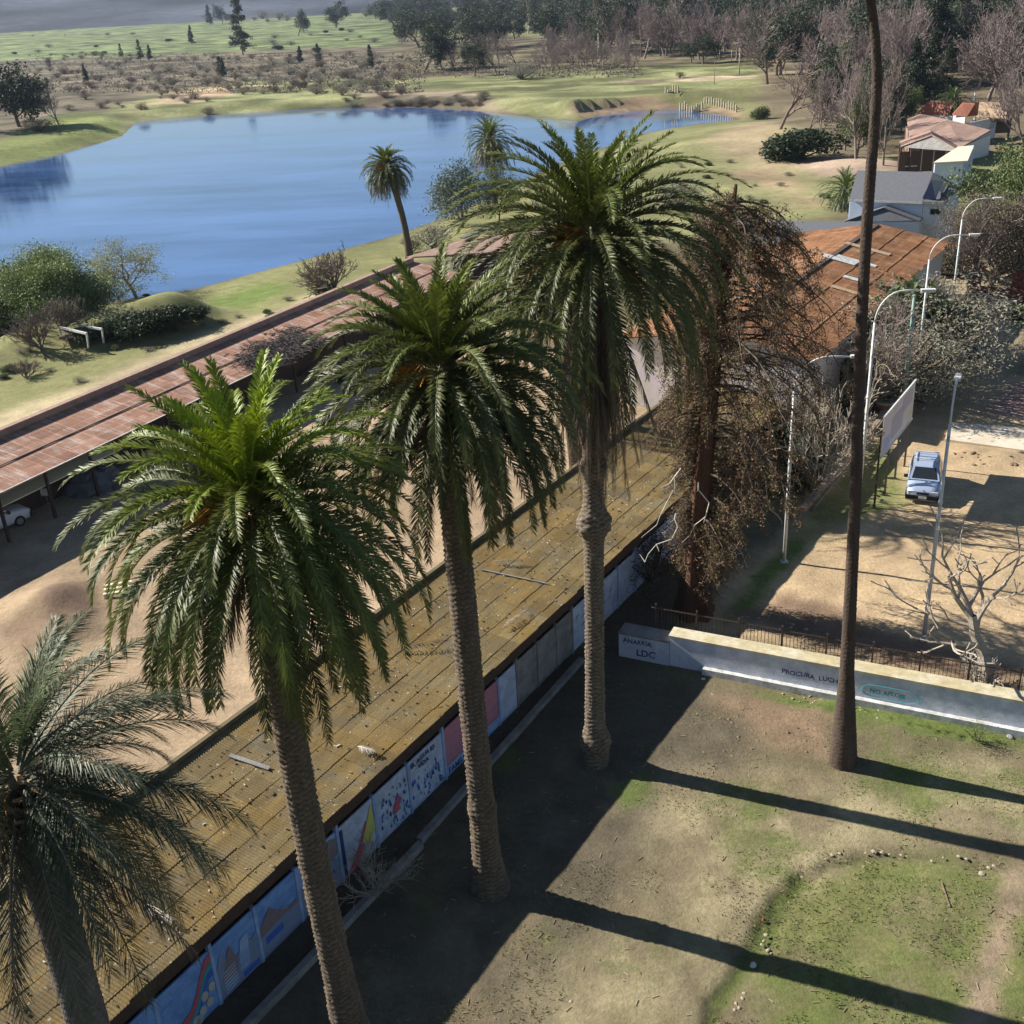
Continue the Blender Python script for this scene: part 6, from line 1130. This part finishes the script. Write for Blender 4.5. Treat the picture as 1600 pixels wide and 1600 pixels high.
def wood(n_, x0, x1, y0, y1, hmin, hmax, kinds, label, group, wmul=1.0, sd=0):
    rg = np.random.default_rng(sd)
    for i in range(n_):
        x = rg.uniform(x0, x1); y = y0+(y1-y0)*rg.random(); b_ = G(x, y); h = rg.uniform(hmin, hmax); pr_ = kinds[rg.integers(0, len(kinds))]; sc = h/pr_['_h']; fx, fy = (x-x0)/(min(x1, 1600)-x0), (y-min(y0, y1))/abs(y1-y0); side_ = ['far left', 'left centre', 'middle', 'right centre', 'far right'][min(4, max(0, int(fx*5)))]; row_ = ['rear', 'middle', 'front'][min(2, int(fy*3))]; tall_ = 'tall' if h > (hmin+hmax)/2 else 'lower'
        o = place(pr_, 0, 0, None, tall_+' '+label+', '+side_+', '+row_+' row', group, base=b_, rz=rg.uniform(0, 6.28)); o.scale = (sc*wmul, sc*wmul, sc)
wood(54, 620, 1640, 8, 50, 18, 30, EV, 'dark evergreen tree in the deep wood at the top', 'dark evergreens of the deep wood', 1.3, 21)
wood(38, 640, 1180, 42, 84, 14, 24, EV, 'dark evergreen tree in the far wood behind the lawn', 'dark evergreens of the far wood', 1.15, 1)
wood(16, 780, 1180, 52, 88, 20, 28, EU, 'pale-trunked eucalyptus in the far wood', 'tall eucalyptus trees of the far wood', 1.0, 2)
wood(36, 900, 1240, 70, 95, 14, 20, BA, 'grey leafless tree in front of the far evergreens', 'grey leafless trees of the far wood', 1.0, 3)
wood(44, 1190, 1640, 75, 160, 14, 20, BA, 'grey leafless tree on the wooded right hillside', 'leafless trees of the right hillside', 1.0, 4)
wood(44, 1180, 1640, 20, 135, 13, 21, EV, 'dark evergreen tree on the wooded right hillside', 'dark evergreens of the right hillside', 1.1, 5)
wood(10, 1380, 1560, 50, 140, 15, 22, CN, 'dark conifer among the trees of the right hillside', 'conifers of the right hillside', 1.3, 6)
wood(12, 1180, 1600, 40, 130, 18, 26, EU, 'eucalyptus on the wooded right hillside', 'eucalyptus trees of the right hillside', 1.0, 7)
wood(18, 1250, 1420, 95, 175, 12, 18, BA, 'grey leafless tree left of the far red-roofed houses', 'leafless trees left of the far houses', .8, 9)
wood(22, 560, 760, 24, 42, 14, 26, EV, 'dark tree in the belt behind the far green field', 'trees in the belt behind the far field', 1.4, 8)
# scrub between the lake and the field
def scrub(n_, x0, x1, y0, y1, hm, kinds, label, group, sd, wm=1.6):
    rg = np.random.default_rng(sd)
    for i in range(n_):
        x = rg.uniform(x0, x1); y = y0+(y1-y0)*rg.random(); b_ = G(x, y); h = hm*rg.uniform(.5, 1.3); pr_ = kinds[rg.integers(0, len(kinds))]; sc = h/pr_['_h']; fx, fy = (x-x0)/(x1-x0), (y-y0)/(y1-y0); side_ = ['far left', 'left', 'left centre', 'right centre', 'right', 'far right'][min(5, int(fx*6))]; row_ = ['farthest', 'middle', 'nearest'][min(2, int(fy*3))]; o = place(pr_, 0, 0, None, label+', '+side_+', '+row_+' row', group, base=b_, rz=rg.uniform(0, 6.28)); o.scale = (sc*wm, sc*wm, sc)
scrub(170, 60, 640, 86, 150, 2.2, [BS[2], BS[3], BB[1], BS[3]], 'low brown scrub bush on the rough ground across the lake', 'scrub bushes across the lake', 11, 1.3)
rg = np.random.default_rng(303); cs = []
for i in range(2600):
    p = G(rg.uniform(40, 660), rg.uniform(84, 146)) if i < 2200 else G(rg.uniform(640, 1000), rg.uniform(95, 122)); s_ = rg.uniform(.3, 1.1)
    for k in range(5): cs.append(p+rg.normal(0, 1, 3)*[s_, s_, s_*.3]+(0, 0, s_*.5))
V, F, cc = leafcards(cs, 2, .3, .34, [(.08, .06, .05), (.22, .19, .15)], 9, asp=.5); org = V.mean(0); o = link('scrub_cover', rawmesh('scrub_cover', V-org, F, cc), M['leaf'], None, org); tag(o, 'dense low grey-brown scrub covering the rough ground across the lake', 'scrub', kind='stuff')
scrub(26, 60, 600, 26, 36, 9, [BS[1], BS[2]], 'hazy dark tree clump along the foot of the far hills', 'tree clumps at the foot of the far hills', 18, .9)
scrub(26, 10, 620, 48, 86, 2.6, [BS[1], BS[2]], 'small dark bush dotted over the far green field', 'bushes dotted over the far green field', 12, 1.6)
scrub(34, 540, 760, 150, 168, 1.3, [BS[2], BS[3]], 'reedy brown bush along the far water edge', 'reedy bushes on the far water edge', 13, 1.8)
scrub(26, 830, 1300, 235, 330, .5, [BS[0], BS[2]], 'tiny weed tuft on the grassy slope right of the lake', 'weed tufts on the grassy slope', 15, 1.6)
scrub(26, 0, 560, 440, 600, .45, [BS[0], BS[2]], 'tiny weed tuft on the near shore behind the rusty shed', 'weed tufts on the near shore', 16, 1.6)
scrub(16, 90, 330, 150, 178, 1.6, [BS[2], BS[3]], 'low thorny bush on the far bank above the cove', 'thorny bushes above the cove', 14, 1.4)
# air between here and the hills
hz = MB(); hz.box((-300, 2450, 22), (7600, 5900, 62)); ho = build(hz, 'haze', None, None); tag(ho, 'pale blue air haze over the whole valley', 'haze', kind='stuff')
hm = bpy.data.materials.new('haze'); hm.use_nodes = True; hn = hm.node_tree; hn.nodes.remove(hn.nodes['Principled BSDF']); pv = hn.nodes.new('ShaderNodeVolumePrincipled'); pv.inputs['Color'].default_value = (.6, .74, 1, 1); pv.inputs['Density'].default_value = .00007; pv.inputs['Anisotropy'].default_value = .2
hn.links.new(pv.outputs[0], hn.nodes['Material Output'].inputs['Volume']); ho.data.materials.append(hm)
# prototypes never placed must go
for pr_ in EV+MG+BA+EU+CN+BS+BB:
    if pr_.name not in used:
        for c_ in list(pr_.children): bpy.data.objects.remove(c_)
        bpy.data.objects.remove(pr_)
for o in bpy.data.objects:
    for k in ('_org', '_h', '_k'):
        if k in o: del o[k]
